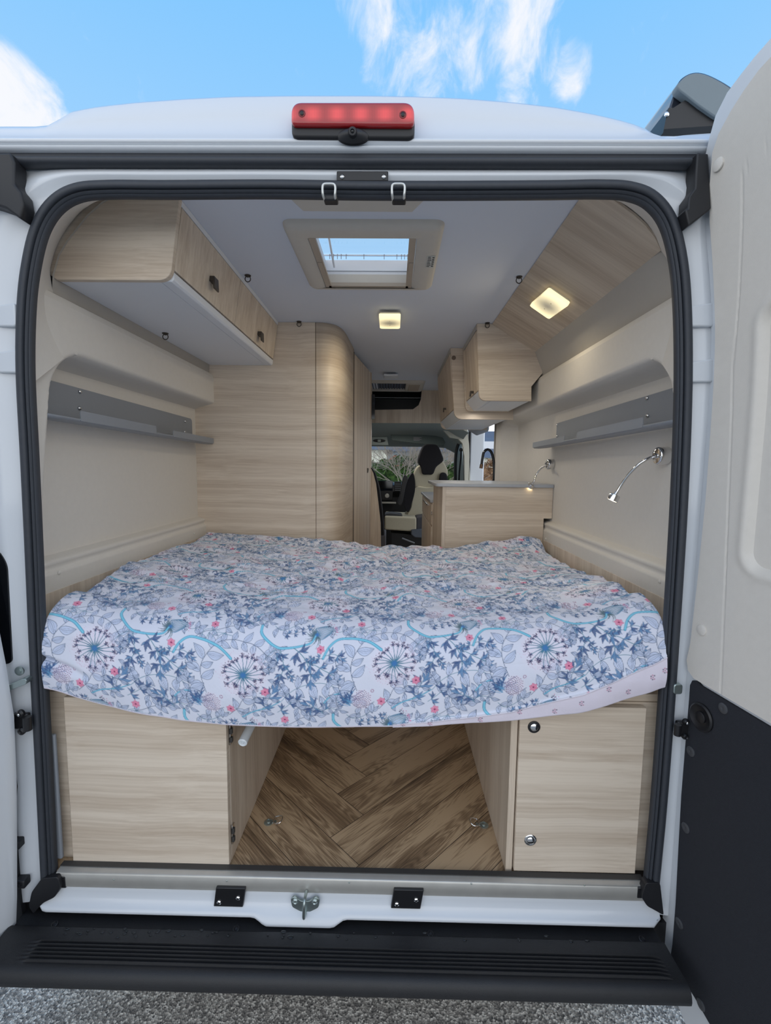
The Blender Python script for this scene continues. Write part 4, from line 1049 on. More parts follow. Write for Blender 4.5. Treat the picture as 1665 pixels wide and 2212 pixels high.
# lashing rings on the floor
for sgn, (px, py), lb in ((-1, (580, 1777), 'zinc floor lashing ring by the left cupboard'), (1, (1045, 1783), 'zinc floor lashing ring by the right cupboard')):
    p = P(px, py, z=FL)
    t = thing('lashing_ring', lb, 'ring', p, group='floor lashing rings')
    obj('base', lathe([(.014, 0), (.014, .002), (.012, .003), (.008, .0035), (.0075, .008), (.004, .009), (.003, .006)], p, (0, 0, 1), n=20), 'zinc', parent=t, smooth=True)
    c_ = Vector((p.x-sgn*.022, p.y+.002, p.z+.006))
    pts = [(c_.x+sgn*.004, c_.y-.010, c_.z), (c_.x+sgn*.004, c_.y+.010, c_.z+.002), (c_.x-sgn*.008, c_.y+.013, c_.z+.006), (c_.x-sgn*.019, c_.y+.008, c_.z+.008), (c_.x-sgn*.021, c_.y-.004, c_.z+.006), (c_.x-sgn*.012, c_.y-.013, c_.z+.002)]
    obj('ring', tube(spline(pts, 6, closed=True)+[Vector(pts[0])], .0019, n=8), 'chrome', parent=t, smooth=True)
    obj('tongue', boxm((c_.x-sgn*.002, c_.y-.006, p.z+.0005), (p.x, c_.y+.006, p.z+.003)), 'zinc', parent=t, bevel=.001)
# ================================================================== INTERIOR FITTINGS
YW = 1.25
# --- left overhead locker
def lx(z): return -.525+(z-2.165)/.215*.033          # slanted front face
lk = thing('overhead_locker', 'large pale oak overhead locker with two doors on the left above the shelf rail', 'locker', (-.7, .16, 2.16), group='overhead lockers')
arc = [(v.x, v.z) for v in (P(a, c, y=.16) for a, c in ((105, 592), (108, 570), (118, 538), (133, 505), (152, 477), (178, 450), (205, 432)))]
br = P(366, 592, y=.16)
end_poly = arc+[(-.70, 2.379), (lx(2.379), 2.379)]+rounded([(lx(2.30), 2.30), (lx(2.163)+.002, 2.163), (-.60, 2.163)], [0, .035, 0], 8)[0:]+[(-.84, 2.163)]
b = prism(end_poly, 'y', .16, .178)
obj('end_panel', b, 'wood_x', parent=lk, bevel=.0015)
obj('bottom_panel', boxm((-.845, .178, 2.166), (-.5605, YW, 2.178)), 'laminate', parent=lk)
obj('front_rail', prism([(-.560, 2.166), (lx(2.166)-.004, 2.166), (lx(2.175)+.001, 2.172), (lx(2.196)-.001, 2.192), (lx(2.196)-.018, 2.192), (-.560, 2.178)], 'y', .178, YW), 'laminate', parent=lk, bevel=.002, label='pale lower edge rail')
obj('top_rail', prism([(lx(2.367)-.018, 2.365), (lx(2.367)-.002, 2.365), (lx(2.379)-.001, 2.379), (lx(2.379)-.018, 2.379)], 'y', .178, YW), 'laminate', parent=lk)
obj('gap_strip', prism([(lx(2.362)-.012, 2.358), (lx(2.362)-.006, 2.358), (lx(2.366)-.006, 2.3665), (lx(2.366)-.012, 2.3665)], 'y', .178, YW), 'gasket', parent=lk)
def slab_door(y0, y1, z0, z1, lxf, name, par, m='wood_z', t=.016):
    return obj(name, prism([(lxf(z0)-t, z0), (lxf(z0), z0), (lxf(z1), z1), (lxf(z1)-t, z1)], 'y', y0, y1), m, parent=par, bevel=.001)
def pull(par, p, s=1, w=.019, h=.040, flip=1):
    """small angular finger pull standing proud of a door; face looks along +x*flip"""
    b = bmesh.new()
    prism([(p[0]-.002*flip, p[2]+h*.1), (p[0]+.013*flip, p[2]+h*.1), (p[0]+.015*flip, p[2]-h/2), (p[0]+.021*flip, p[2]-h/2), (p[0]+.020*flip, p[2]+h/2), (p[0]-.002*flip, p[2]+h/2)], 'y', p[1]-w, p[1]+w, b)
    return obj('handle', b, 'handle', parent=par, bevel=.002, seg=2, label='dark bronze finger pull')
d1 = slab_door(.181, .672, 2.197, 2.362, lx, 'door', lk); d2 = slab_door(.676, YW-.004, 2.197, 2.362, lx, 'door', lk)
p = P(462, 614, x=lx(2.245)+.01); pull(d1, (lx(2.24), p.y, p.z))
p = P(563, 728, x=lx(2.235)+.01); pull(d2, (lx(2.23), p.y, p.z))

# --- wardrobe / washroom wall on the left
wb = thing('wardrobe', 'tall pale oak washroom cabinet with rounded corner behind the bed on the left', 'cabinet', (-.5, YW, FL))
b = prism([(-.94, FL), (-.306, FL), (-.306, CE-.001), (-.70, CE-.001), (-.79, 2.30), (-.86, 2.16), (-.94, 2.1)], 'y', YW, YW+.018)
obj('rear_panel', b, 'wood_x', parent=wb)
cv = spline([Vector(p_) for p_ in ((-.304, YW+.001, 0), (-.27, YW+.003, 0), (-.235, YW+.018, 0), (-.205, YW+.05, 0), (-.183, YW+.11, 0), (-.170, YW+.20, 0), (-.163, YW+.33, 0), (-.155, 1.735, 0))], 6)
rows = [[(v.x, v.y, z) for v in cv] for z in (FL, 1.0, 1.5, 2.0, CE-.001)]
b = grid(rows); orient(b, (1, -1, 0)); o = obj('corner_panel', b, 'wood_x', parent=wb, smooth=True, recalc=False); thick(o, .016)
# door standing on the aisle side
dx0, dx1, dy0, dy1 = -.158, -.078, 1.745, 2.33
dvec = Vector((dx1-dx0, dy1-dy0, 0)).normalized(); dnrm = Vector((dvec.y, -dvec.x, 0))
def quadslab(a, c, z0, z1, t, n):
    bm = bmesh.new(); n = Vector(n)*t
    lo = [Vector((a[0], a[1], z0)), Vector((c[0], c[1], z0)), Vector((c[0], c[1], z0))-n, Vector((a[0], a[1], z0))-n]
    vs = [bm.verts.new(v) for v in lo]+[bm.verts.new(v+Vector((0, 0, z1-z0))) for v in lo]
    for f in ((0,1,2,3),(4,5,6,7),(0,1,5,4),(1,2,6,5),(2,3,7,6),(3,0,4,7)): bm.faces.new([vs[i] for i in f])
    return bm
obj('door_post', quadslab((dx0, dy0-.004), (dx0+.004, dy0+.022), FL, CE-.002, .02, dnrm), 'wood_edge', parent=wb)
dd = obj('door', quadslab((dx0+.008, dy0+.028), (dx1, dy1), FL+.03, CE-.03, .022, dnrm), 'wood_z', parent=wb, bevel=.001)
obj('hinge_line', quadslab((dx0+.004, dy0+.020), (dx0+.0075, dy0+.027), FL+.02, CE-.02, .012, dnrm), 'gasket', parent=wb)
obj('edge_strip', quadslab((dx1+.001, dy1+.001), (dx1+.008, dy1+.02), FL+.03, CE-.03, .03, dnrm), 'wood_edge', parent=dd)
p = P(794, 1015, y=2.27)
obj('door_handle', prism(rounded([(p.x-.03, p.z-.012), (p.x+.004, p.z-.022), (p.x+.008, p.z+.012), (p.x-.03, p.z+.018)], .004), 'y', 2.22, 2.29), 'handle', parent=dd, bevel=.003)
obj('aisle_wall', boxm((-.16, 2.36, FL), (-.10, 3.1, CE-.002)), 'wood_z', parent=wb)
p = P(805, 852, y=2.36); p2 = P(808, 905, y=2.36)
tv = tag(obj('television', boxm((-.10, 2.36, p2.z), (p2.x+.004, 2.385, p.z)), 'screen'), 'edge of a slim black screen hanging at the end of the washroom wall', 'television')
# --- bench end and dinette seat
p = [P(a, c, y=2.6) for a, c in ((796, 1012), (801, 1012), (806, 1022), (812, 1045), (817, 1085), (822, 1130), (823, 1200), (823, 1500), (790, 1500), (790, 1012))]
bn = thing('dinette_bench', 'dinette bench with pale oak end panel and black upholstered back beyond the washroom', 'bench', (p[0].x, 2.6, FL))
p = [q_ for q_ in p]; poly = [(max(q_.x, -.35), max(q_.z, FL)) for q_ in p]
obj('end_panel', prism(poly, 'y', 2.6, 2.62), 'wood_z', parent=bn)
pts = [P(a, c, y=2.72) for a, c in ((796, 1010), (803, 1010), (811, 1022), (820, 1055), (826, 1100), (830, 1150), (831, 1185), (800, 1185), (796, 1100))]
obj('back_cushion', prism([(q_.x, q_.z) for q_ in pts], 'y', 2.64, 2.80), 'seatblack', parent=bn, bevel=.01, seg=3, label='black back cushion')
q0 = P(818, 1150, y=2.66); q1 = P(832, 1240, y=2.66)
obj('seat_side', boxm((q0.x, 2.635, q1.z), (q1.x, 3.0, q0.z-.02)), mat('dark_grey_cloth', (84,84,90), .9), parent=bn, bevel=.01)

# --- ledge shelf rails (grey metal)
def shelf(sgn, label):
    t = thing('shelf_rail', label, 'shelf', (sgn*.92, .7, 1.77), group='grey shelf rails')
    ya, yb = .10, (1.20 if sgn < 0 else 1.235)
    b = prism(rounded([(ya, 1.905), (yb, 1.888), (yb, 1.795), (ya, 1.795)], [0, .02, 0, 0]), 'x', sgn*.9235, sgn*.926)
    obj('back_plate', b, 'greymetal', parent=t)
    # tray: floor + front lip with two notches; lip outline in (y,z)
    ye = 1.235 if sgn < 0 else 1.31
    zf0, zf1 = 1.786, 1.768
    fl = lambda y: zf0+(zf1-zf0)*(y-.06)/(ye-.06)
    rows = [[(sgn*x, y, fl(y)+dz) for y in np.linspace(.06, ye, 14)] for x, dz in ((.9235, .004), (.90, -.001), (.86, -.004), (.838, -.003), (.832, .001), (.830, .006))]
    bt = grid(rows); orient(bt, (0, 0, -1)); o = obj('tray', bt, 'greymetal', parent=t, smooth=True, recalc=False); thick(o, .0022, 0)
    def lip(y0, y1, h):
        return prism(rounded([(y0, fl(y0)), (y0, fl(y0)+h), (y1, fl(y1)+h), (y1, fl(y1))], [0, .006, .006, 0], 4), 'x', sgn*.829, sgn*.8312)
    for a, c in (((.215, .655), (.795, ye)) if sgn < 0 else ((.235, .725), (.865, ye))):
        obj('lip', lip(a, c, .030 if a < .5 else .026), 'greymetal', parent=t)
    for px, py in (((173, 846), (172, 882), (400, 910), (399, 933)) if sgn < 0 else ((1397, 860), (1398, 898), (1203, 918), (1203, 942))):
        p = P(px, py, x=sgn*.922)
        obj('screw', lathe([(.0068, 0), (.0062, .002), (.004, .004), (.0015, .0045), (.001, .003)], p, (-sgn, 0, 0), n=14), 'chrome', parent=t, smooth=True)
    return t
shelf(-1, 'grey metal shelf rail with notched lip on the left wall'); shelf(1, 'grey metal shelf rail with notched lip on the right wall above the reading lamps')

# --- reading lamps
def reading_lamp(base_px, path_px, head_px, tip_px, lb, lit):
    bp = P(*base_px, x=.926); t = thing('reading_lamp', lb, 'lamp', bp, group='chrome reading lamps on the right wall')
    s = 1.0
    obj('wall_mount', lathe([(.027, 0), (.027, .026), (.0255, .030), (.022, .032), (.008, .033), (.0075, .040), (.001, .041)], bp, (-1, 0, 0), n=36), 'chrome', parent=t, smooth=True)
    pts = [bp+Vector((-.034, 0, 0))]+[P(px, py, x=xx) for px, py, xx in path_px]
    sp = spline(pts, 8)
    obj('flexible_neck', tube(sp, .0046, n=12), 'chrome', parent=t, smooth=True)
    e = sp[-1]; d = (sp[-1]-sp[-3]).normalized()
    h = obj('lamp_head', lathe([(.005, -.004), (.0065, .004), (.0155, .006), (.0165, .009), (.0165, .026), (.0155, .0265), (.0150, .0245), (.001, .0245)], e, d, n=28), 'chrome', parent=t, smooth=True)
    c = e+d*.0248
    obj('lens', lathe([(.0146, 0), (.0146, .0012), (.001, .0022)], c, d, n=24), M['led_spot'], parent=h, smooth=True, label='lit warm lens')
    return t, c, d
M['led_spot'] = mat('led_spot', (255,240,205), .4, emit=(255,236,190), estr=14, noise=0)
rl1, c1, n1 = reading_lamp((1440, 985), [(1400, 991, .862), (1380, 1003, .84), (1357, 1026, .82), (1340, 1050, .805), (1331, 1065, .795)], None, None, 'larger nearer chrome gooseneck reading lamp on the right wall beside the door seal', True)
rl2, c2, n2 = reading_lamp((1194, 1003), [(1180, 1005, .865), (1168, 1012, .85), (1159, 1024, .835), (1154, 1038, .822), (1150, 1044, .815)], None, None, 'smaller farther chrome gooseneck reading lamp above the kitchen panel', True)

# --- ceiling lights
def led_mat():
    m, nt, b = newmat('led_diffuser'); b.inputs['Base Color'].default_value = (.9, .86, .74, 1); b.inputs['Roughness'].default_value = .4
    tc = N(nt, 'ShaderNodeTexCoord'); le = N(nt, 'ShaderNodeVectorMath', operation='LENGTH'); nt.links.new(tc.outputs['Object'], le.inputs[0])
    mr = N(nt, 'ShaderNodeMapRange'); mr.inputs['From Min'].default_value = .022; mr.inputs['From Max'].default_value = .080; mr.inputs['To Min'].default_value = .10; mr.inputs['To Max'].default_value = 1.15
    nt.links.new(le.outputs['Value'], mr.inputs[0]); b.inputs['Emission Color'].default_value = (*lin((255,236,180)), 1); nt.links.new(mr.outputs[0], b.inputs['Emission Strength'])
    return m
M['led'] = led_mat()
def sq_light(c, ex, ey, n, s, lb, ry=1.9):
    t = thing('ceiling_light', lb, 'ceiling light', c, group='square ceiling lights')
    def pl(h, k):
        return [c+n*h+(ex*a+ey*b_) for a, b_ in rounded([(-k, -k*ry), (k, -k*ry), (k, k*ry), (-k, k*ry)], k*.2, 5)]
    def stack(layers):
        bm = bmesh.new(); R_ = [[bm.verts.new(p_) for p_ in pl(h, k)] for h, k in layers]
        for a, b_ in zip(R_, R_[1:]):
            for i in range(len(a)): bm.faces.new((a[i], a[(i+1) % len(a)], b_[(i+1) % len(a)], b_[i]))
        bm.faces.new(R_[0]); bm.faces.new(R_[-1][::-1]); return bm
    obj('base', stack([(0, s*.96), (.008, s*.96)]), 'cream', parent=t)
    obj('diffuser', stack([(.008, s), (.020, s), (.0235, s*.93)]), 'led', parent=t, smooth=True, ang=30)
    for a, b_ in ((-.35, 0), (.35, 0)):
        obj('screw', lathe([(.0018, 0), (.0014, .0008), (.0002, .001)], c+n*.0236+ex*b_*s+ey*a*s*ry, n, n=8), 'gasket', parent=t)
    return t
c_ = P(842, 691, z=CE-.02); sq_light(Vector((c_.x, c_.y, CE-.0125)), Vector((1, 0, 0)), Vector((0, 1, 0)), Vector((0, 0, -1)), .050, 'small square lit ceiling light on the grey ceiling')
# wood lined slope on the right
wA = Vector((.583, 0, CE-.004)); wB = Vector((.803, 0, 2.243)); wd_ = (wB-wA).normalized(); wn_ = Vector((wd_.z, 0, -wd_.x))
if wn_.z > 0: wn_ = -wn_
b = bmesh.new()
a0 = P(1252, 430, z=CE-.004)
vs = []
for y, ea, eb in ((.16, 0, .0), (YW-.0, 0, 0)):
    vs.append((wA+Vector((0, y, 0)), wB+Vector((0, y, 0))))
edge3 = [(.0, .092), (.068, .093), (.14, .098), (.18, .107), (.22, .124), (.257, .150)]
poly3 = [wA+wd_*u_+Vector((0, y_, 0)) for u_, y_ in edge3]+[vs[1][1], vs[1][0]]
f0 = [b.verts.new(p_) for p_ in poly3]; f1 = [b.verts.new(p_-wn_*.006) for p_ in poly3]
b.faces.new(f0); b.faces.new(f1[::-1]); n3 = len(f0)
for i in range(n3): b.faces.new((f0[i], f0[(i+1) % n3], f1[(i+1) % n3], f1[i]))
M['wood_slope'] = wood('oak_grain_slope', 'xz', light=(206,192,174), dark=(172,155,136), across=60, along=2.0)
tag(obj('wood_panel', b, 'wood_slope'), 'sloping pale oak panel between ceiling and right wall carrying a square light', 'panel')
r = ray(1190, 650); tt = (wA-CAM).dot(wn_)/r.dot(wn_); cc = CAM+r*tt
rot_ = math.radians(4); ea = wd_*math.cos(rot_)+Vector((0, 1, 0))*math.sin(rot_); eb = Vector((0, 1, 0))*math.cos(rot_)-wd_*math.sin(rot_)
sq_light(cc+wn_*0, ea, eb, wn_, .049, 'larger square lit light on the sloping oak panel at the right')
# dark gap at the near end of the panel
# --- eyelets
def eyelet(p, n, lb, grp='curtain eyelets'):
    n = Vector(n).normalized(); t = thing('eyelet', lb, 'eyelet', p, group=grp)
    u = n.orthogonal().normalized(); v = n.cross(u)
    b = bmesh.new(); obj('plate', lathe([(.012, 0), (.012, .002), (.005, .004), (.004, .007), (.001, .0075)], p, n, n=16), 'handle', parent=t, smooth=True)
    c0_ = p+n*.013; ring = [c0_+(n*math.cos(a)+Vector((1, 0, 0))*math.sin(a))*.0105 for a in np.linspace(0, 2*pi, 25)]
    obj('ring', tube(ring, .0018, n=8, cap=False), 'handle', parent=t, smooth=True)
for (px, py), z, lb in (((535, 595), CE-.001, 'small chrome eyelet on the ceiling beside the left locker doors'), ((1121, 598), CE-.001, 'small chrome eyelet on the ceiling beside the sloping oak panel'), ((648, 698), CE-.001, 'small chrome eyelet on the ceiling above the washroom cabinet'), ((1047, 706), CE-.001, 'small chrome eyelet on the ceiling above the right locker end'), ((357, 720), 2.165, 'small chrome eyelet under the left locker')):
    p = P(px, py, z=z); 
    if lb.endswith('cabinet'): p.y = min(p.y, YW-.012)
    if lb.endswith('end'): p.y = min(p.y, YW-.012)
    eyelet(p, (0, 0, -1), lb)
# --- pod at the rear of the ceiling
p = [P(a, c, z=CE-.035) for a, c in ((600, 405), (655, 457), (890, 459), (945, 405))]
b = bmesh.new(); lo = [b.verts.new((q_.x, q_.y, CE-.035)) for q_ in p]
hi = [b.verts.new((p[0].x-.02, p[0].y, CE)), b.verts.new((p[1].x-.008, p[1].y+.012, CE)), b.verts.new((p[2].x+.008, p[2].y+.012, CE)), b.verts.new((p[3].x+.02, p[3].y, CE))]
b.faces.new(lo); b.faces.new(hi[::-1])
for i in range(4): b.faces.new((lo[i], lo[(i+1) % 4], hi[(i+1) % 4], hi[i]))
tag(obj('ceiling_pod', b, 'hatch', bevel=.003), 'beige angular pod on the ceiling just inside the latch loops', 'cover')

# --- roof hatch
def roof_hatch(name, x0, x1, y0, y1, ix0, ix1, iy0, iy1, lb):
    t = thing(name, lb, 'roof hatch', ((x0+x1)/2, (y0+y1)/2, CE))
    # frame ring: outer edge on the ceiling, raised lip, inner edge
    def ringp(ax0, ax1, ay0, ay1, r, z): return [(x, y, z) for x, y in rounded([(ax0, ay0), (ax1, ay0), (ax1, ay1), (ax0, ay1)], r, 6)]
    L = [ringp(x0, x1, y0, y1, .035, CE+.001), ringp(x0+.002, x1-.002, y0+.002, y1-.002, .035, CE-.010), ringp(x0+.012, x1-.012, y0+.012, y1-.012, .03, CE-.019),
         ringp(x0+.03, x1-.03, y0+.03, y1-.03, .025, CE-.021), ringp(ix0-.012, ix1+.012, iy0-.010, iy1+.010, .010, CE-.020), ringp(ix0, ix1, iy0, iy1, .006, CE-.016), ringp(ix0, ix1, iy0, iy1, .006, CE+.035)]
    bm = bmesh.new(); V = [[bm.verts.new(q_) for q_ in l] for l in L]
    for a, c in zip(V, V[1:]):
        for i in range(len(a)): bm.faces.new((a[i], a[(i+1) % len(a)], c[(i+1) % len(a)], c[i]))
    orient(bm, (0, 0, -1)); o = obj('frame', bm, 'hatch', parent=t, smooth=True, recalc=False, ang=60)
    return t
h = roof_hatch('roof_hatch', -.245, .240, .270, .775, -.180, .160, .352, .752, 'large beige framed roof hatch open to blue sky')
for s, xx in ((-1, -.178), (1, .158)):
    obj('guide_rail', boxm((xx-(.022 if s > 0 else 0), .352, CE-.017), (xx+(.022 if s < 0 else 0), .752, CE-.008)), 'tan', parent=h)
    obj('latch_block', boxm((xx-(.017 if s > 0 else -.001), .52, CE-.020), (xx+(.017 if s < 0 else -.001), .60, CE-.0165)), 'tan', parent=h, bevel=.001)
obj('blind_case', boxm((-.165, .730, CE-.017), (.145, .751, CE-.004)), 'tan', parent=h)
obj('upstand', (lambda bm: (box(bm, (-.192, .34, CE), (-.182, .765, CE+.09)), box(bm, (.162, .34, CE), (.172, .765, CE+.09)), box(bm, (-.192, .755, CE), (.172, .765, CE+.09)), box(bm, (-.192, .34, CE), (.172, .35, CE+.05)), bm)[-1])(bmesh.new()), 'laminate', parent=h, label='white upstand walls')
# lid: clear dome tilted open at the rear edge (hinge at the front)
gl, nt, bb2 = newmat('clear_acrylic'); 
for n_ in list(nt.nodes): nt.nodes.remove(n_)
ou = N(nt, 'ShaderNodeOutputMaterial'); tr = N(nt, 'ShaderNodeBsdfTransparent'); tr.inputs[0].default_value = (.93, .96, .97, 1); gs = N(nt, 'ShaderNodeBsdfGlossy'); gs.inputs['Roughness'].default_value = .03
ms = N(nt, 'ShaderNodeMixShader'); fr = N(nt, 'ShaderNodeFresnel'); fr.inputs[0].default_value = 1.45
nt.links.new(fr.outputs[0], ms.inputs[0]); nt.links.new(tr.outputs[0], ms.inputs[1]); nt.links.new(gs.outputs[0], ms.inputs[2]); nt.links.new(ms.outputs[0], ou.inputs[0]); M['acrylic'] = gl
ly0, lz0, ly1, lz1 = .335, CE+.30, .785, CE+.13
obj('lid', (lambda bm: (grid([[(x, ly0+(ly1-ly0)*t_, lz0+(lz1-lz0)*t_+.02*math.sin(pi*t_)) for t_ in np.linspace(0, 1, 7)] for x in np.linspace(-.205, .185, 5)], bm), bm)[-1])(bmesh.new()), 'acrylic', parent=h, smooth=True)
obj('lid_cross_bar', boxm((-.195, .757, CE+.108), (.175, .763, CE+.112)), 'laminate', parent=h)
obj('bar_rail', boxm((-.182, .750, CE+.048), (.162, .7545, CE+.051)), 'laminate', parent=h)
for k, xx in enumerate((-.165, -.15, -.135, -.12, -.10, -.03, .05, .10, .118, .130, .142)):
    obj('lid_stud', boxm((xx-.0012, .752, CE+.094), (xx+.0012, .756, CE+.112)), 'greymetal', parent=h)
obj('stay', tube([(-.17, .36, CE+.10), (-.15, .62, CE+.11), (-.14, .70, CE+.04)], .004), 'laminate', parent=h, smooth=True)
# sticker
p = P(929, 566, z=CE-.0215); b = bmesh.new(); box(b, (p.x-.012, p.y-.045, CE-.0222), (p.x+.014, p.y+.045, CE-.0208)); 
stk = obj('sticker', b, mat('pale_sticker', (196,196,190), .5), parent=h, label='small printed sticker')
b = bmesh.new()
for k in range(7): box(b, (p.x-.010, p.y-.040+k*.012, CE-.0225), (p.x-.001+.002*(k % 3), p.y-.035+k*.012, CE-.0221))
for k in range(5): box(b, (p.x+.005, p.y-.038+k*.016, CE-.0225), (p.x+.012, p.y-.030+k*.016, CE-.0221))
obj('sticker_print', b, 'gasket', parent=stk)

# --- right overhead lockers
def right_unit(name, y0, y1, xt, zb, lb, poly, near=True):
    """xt: x of the front top edge; front slants outward at the bottom"""
    t = thing(name, lb, 'locker', (.65, y0, zb), group='overhead lockers')
    fx = lambda z: xt+(2.36-z)/.35*.034
    obj('end_panel', prism(poly, 'y', y0, y0+.018), 'wood_x', parent=t, bevel=.001)
    zt = CE-.02
    zd = zb+.062
    obj('far_panel', prism(poly, 'y', y1-.018, y1), 'wood_x', parent=t)
    d = obj('door', prism([(fx(zd)+.016, zd), (fx(zd), zd), (fx(zt-.012), zt-.012), (fx(zt-.012)+.016, zt-.012)], 'y', y0+.02, y1-.02), 'wood_z', parent=t, bevel=.001)
    obj('top_rail', prism([(fx(zt)+.02, zt-.006), (fx(zt)+.003, zt-.006), (fx(zt)+.001, CE-.001), (fx(zt)+.02, CE-.001)], 'y', y0+.018, y1-.018), 'steel', parent=t)
    obj('light_rail', prism([(fx(zb)+.052, zb+.001), (fx(zb)+.040, zb+.001), (fx(zd), zd-.006), (fx(zd)+.014, zd-.004), (fx(zb)+.060, zb+.014)], 'y', y0+.018, y1-.018), 'laminate', parent=t, bevel=.001, label='pale slanted lower rail')
    obj('bottom_panel', boxm((fx(zb)+.055, y0+.018, zb+.002), (.79, y1-.018, zb+.012)), 'steel' if False else 'laminate', parent=t)
    return t, d, fx
up1 = [(.508, CE-.001), (.583, CE-.001), (.755, 2.292), (.803, 2.25), (.828, 2.198), (.850, 2.145), (.792, 2.072), (.795, 2.0)]
pb = rounded([(.795, 2.0), (.531, 2.0), (.508, CE-.001)], [0, .035, 0], 7)
u1, d, fx = right_unit('overhead_locker', YW, 1.72, .506, 2.0, 'nearer pale oak overhead locker on the right, ending beside the sloping panel', up1[:-1]+pb[:-1])
p = P(1022, 851, x=fx(2.08)); pull(d, (fx(p.z), p.y, p.z), flip=-1, w=.012, h=.03)
up2 = [(.435, CE-.001), (.60, CE-.001), (.745, 2.285), (.80, 2.24), (.840, 2.140), (.83, 1.975)]
pb = rounded([(.83, 1.955), (.470, 1.955), (.435, CE-.001)], [0, .05, 0], 7)
u2, d, fx = right_unit('overhead_locker', 1.735, 2.55, .432, 1.955, 'farther deeper pale oak overhead locker on the right above the kitchen', up2[:-1]+pb[:-1])
p = P(964, 886, x=fx(2.03)); pull(d, (fx(p.z), p.y, p.z), flip=-1, w=.012, h=.03)
p = P(980, 773, y=1.735); obj('cover_cap', lathe([(.013, 0), (.013, .0012), (.001, .0014)], p, (0, -1, 0), n=24), mat('brown_cap', (112,96,84), .6), parent=u2)
# grey fly-screen cassette below
p = [P(a, c, y=2.6) for a, c in ((985, 895), (1056, 895), (1055, 932), (1032, 940), (1008, 925))]
tag(obj('blind_cassette', prism(rounded([(q_.x, q_.z) for q_ in p], [0, 0, .02, .01, 0]), 'y', 2.58, 2.66), mat('pale_grey_box', (160,166,176), .6), bevel=.003), 'pale grey blind cassette hanging beneath the farther right locker by the side door', 'cassette')

# --- kitchen block
kt = thing('kitchen_unit', 'pale oak kitchen unit with grey worktop at the far right of the bed', 'kitchen unit', (.6, YW, FL))
z1 = 1.578
obj('end_panel', prism([(.3725, FL+.001), (.884, FL+.001), (.884, 1.40), (.926, 1.40), (.926, z1-.018), (.3725, z1-.018)], 'y', YW, YW+.02), 'wood_x', parent=kt)
obj('side_panel', boxm((.355, YW, FL+.001), (.372, 1.78, z1-.018)), 'wood_z', parent=kt)
obj('inner_panel', boxm((.372, 1.76, FL+.001), (.892, 1.78, z1-.018)), 'wood_x', parent=kt)
obj('raised_worktop', prism(rounded([(.318, YW-.012), (.926, YW-.012), (.926, 1.79), (.318, 1.79)], [.03, 0, 0, .02]), 'z', z1-.018, z1), 'worktop', parent=kt, bevel=.003, label='grey raised worktop edge')
zk = 1.452
obj('lower_front', boxm((.352, 1.79, FL+.001), (.368, 2.72, zk-.018)), 'wood_z', parent=kt)
obj('worktop', prism([(.335, 1.79), (.892, 1.79), (.892, 2.40), (.78, 2.74), (.335, 2.74)], 'z', zk-.018, zk), 'worktop', parent=kt, bevel=.003)
obj('far_panel', boxm((.37, 2.70, FL+.001), (.78, 2.72, zk-.019)), 'wood_x', parent=kt)
dr = obj('drawer', boxm((.345, 1.80, zk-.16), (.3515, 2.70, zk-.03)), 'wood_z', parent=kt, bevel=.001)
obj('drawer_handle', boxm((.335, 2.0, zk-.055), (.345, 2.50, zk-.047)), 'chrome', parent=dr, bevel=.001)
ln_ = obj('cupboard_door', boxm((.345, 1.80, FL+.05), (.3515, 2.70, zk-.175)), 'wood_z', parent=kt, bevel=.001)
p = P(933, 1109, x=.344); obj('lock_button', lathe([(.012, 0), (.012, .005), (.008, .008), (.001, .008)], p, (-1, 0, 0), n=20), 'chrome', parent=ln_, smooth=True)
# tap
pts = [P(a, c, y=2.25) for a, c in ((1066, 1048), (1067, 1020), (1066, 995), (1061, 977), (1053, 971), (1045, 977), (1042, 990), (1040, 1003))]
base = Vector((pts[0].x, 2.25, zk)); tp = thing('tap', 'tall arched black chrome tap standing on the kitchen worktop', 'tap', base)
obj('spout', tube(spline([base]+pts, 6), .0095, n=14), mat('black_chrome', (60,62,66), .15, metal=.9), parent=tp, smooth=True)
obj('nozzle', cyl(pts[-1], (pts[-1]-pts[-2]), .012, .03), mat('bronze_nozzle', (110,90,74), .3, metal=.8), parent=tp, smooth=True)
obj('tap_base', lathe([(.024, 0), (.024, .006), (.014, .010), (.012, .03), (.010, .03)], base, (0, 0, 1)), 'chrome', parent=tp, smooth=True)

# ================================================================== CAB END
def prism_px(pts, y0, y1, clampz=None):
    q_ = [P(a, c, y=y0) for a, c in pts]; return prism([(v.x, v.z) for v in q_], 'y', y0, y1)
# overhead shelf board with dark opening
bd = thing('cab_shelf', 'pale oak overhead shelf board with a dark open storage slot above the cab', 'shelf', (.2, 3.3, 2.1))
pts = [(770, 913), (948, 914), (985, 914), (985, 800), (915, 800), (909, 862), (904, 875), (892, 884), (770, 886)]
obj('board', prism_px(pts, 3.3, 3.33), 'wood_z', parent=bd)
q0 = P(700, 905, y=3.34); q1 = P(930, 835, y=3.34)
obj('slot_box', (lambda bm: (box(bm, (-.83, 3.9, 2.1), (.6, 3.92, 2.42)), box(bm, (-.83, 3.34, q0.z+.01), (.6, 3.9, q0.z+.02)), bm)[-1])(bmesh.new()), 'black', parent=bd, label='dark interior of the slot')
q0 = P(805, 858, y=3.36); obj('slot_lip', boxm((-.4, 3.36, q0.z-.006), (.40, 3.375, q0.z)), 'greymetal', parent=bd)
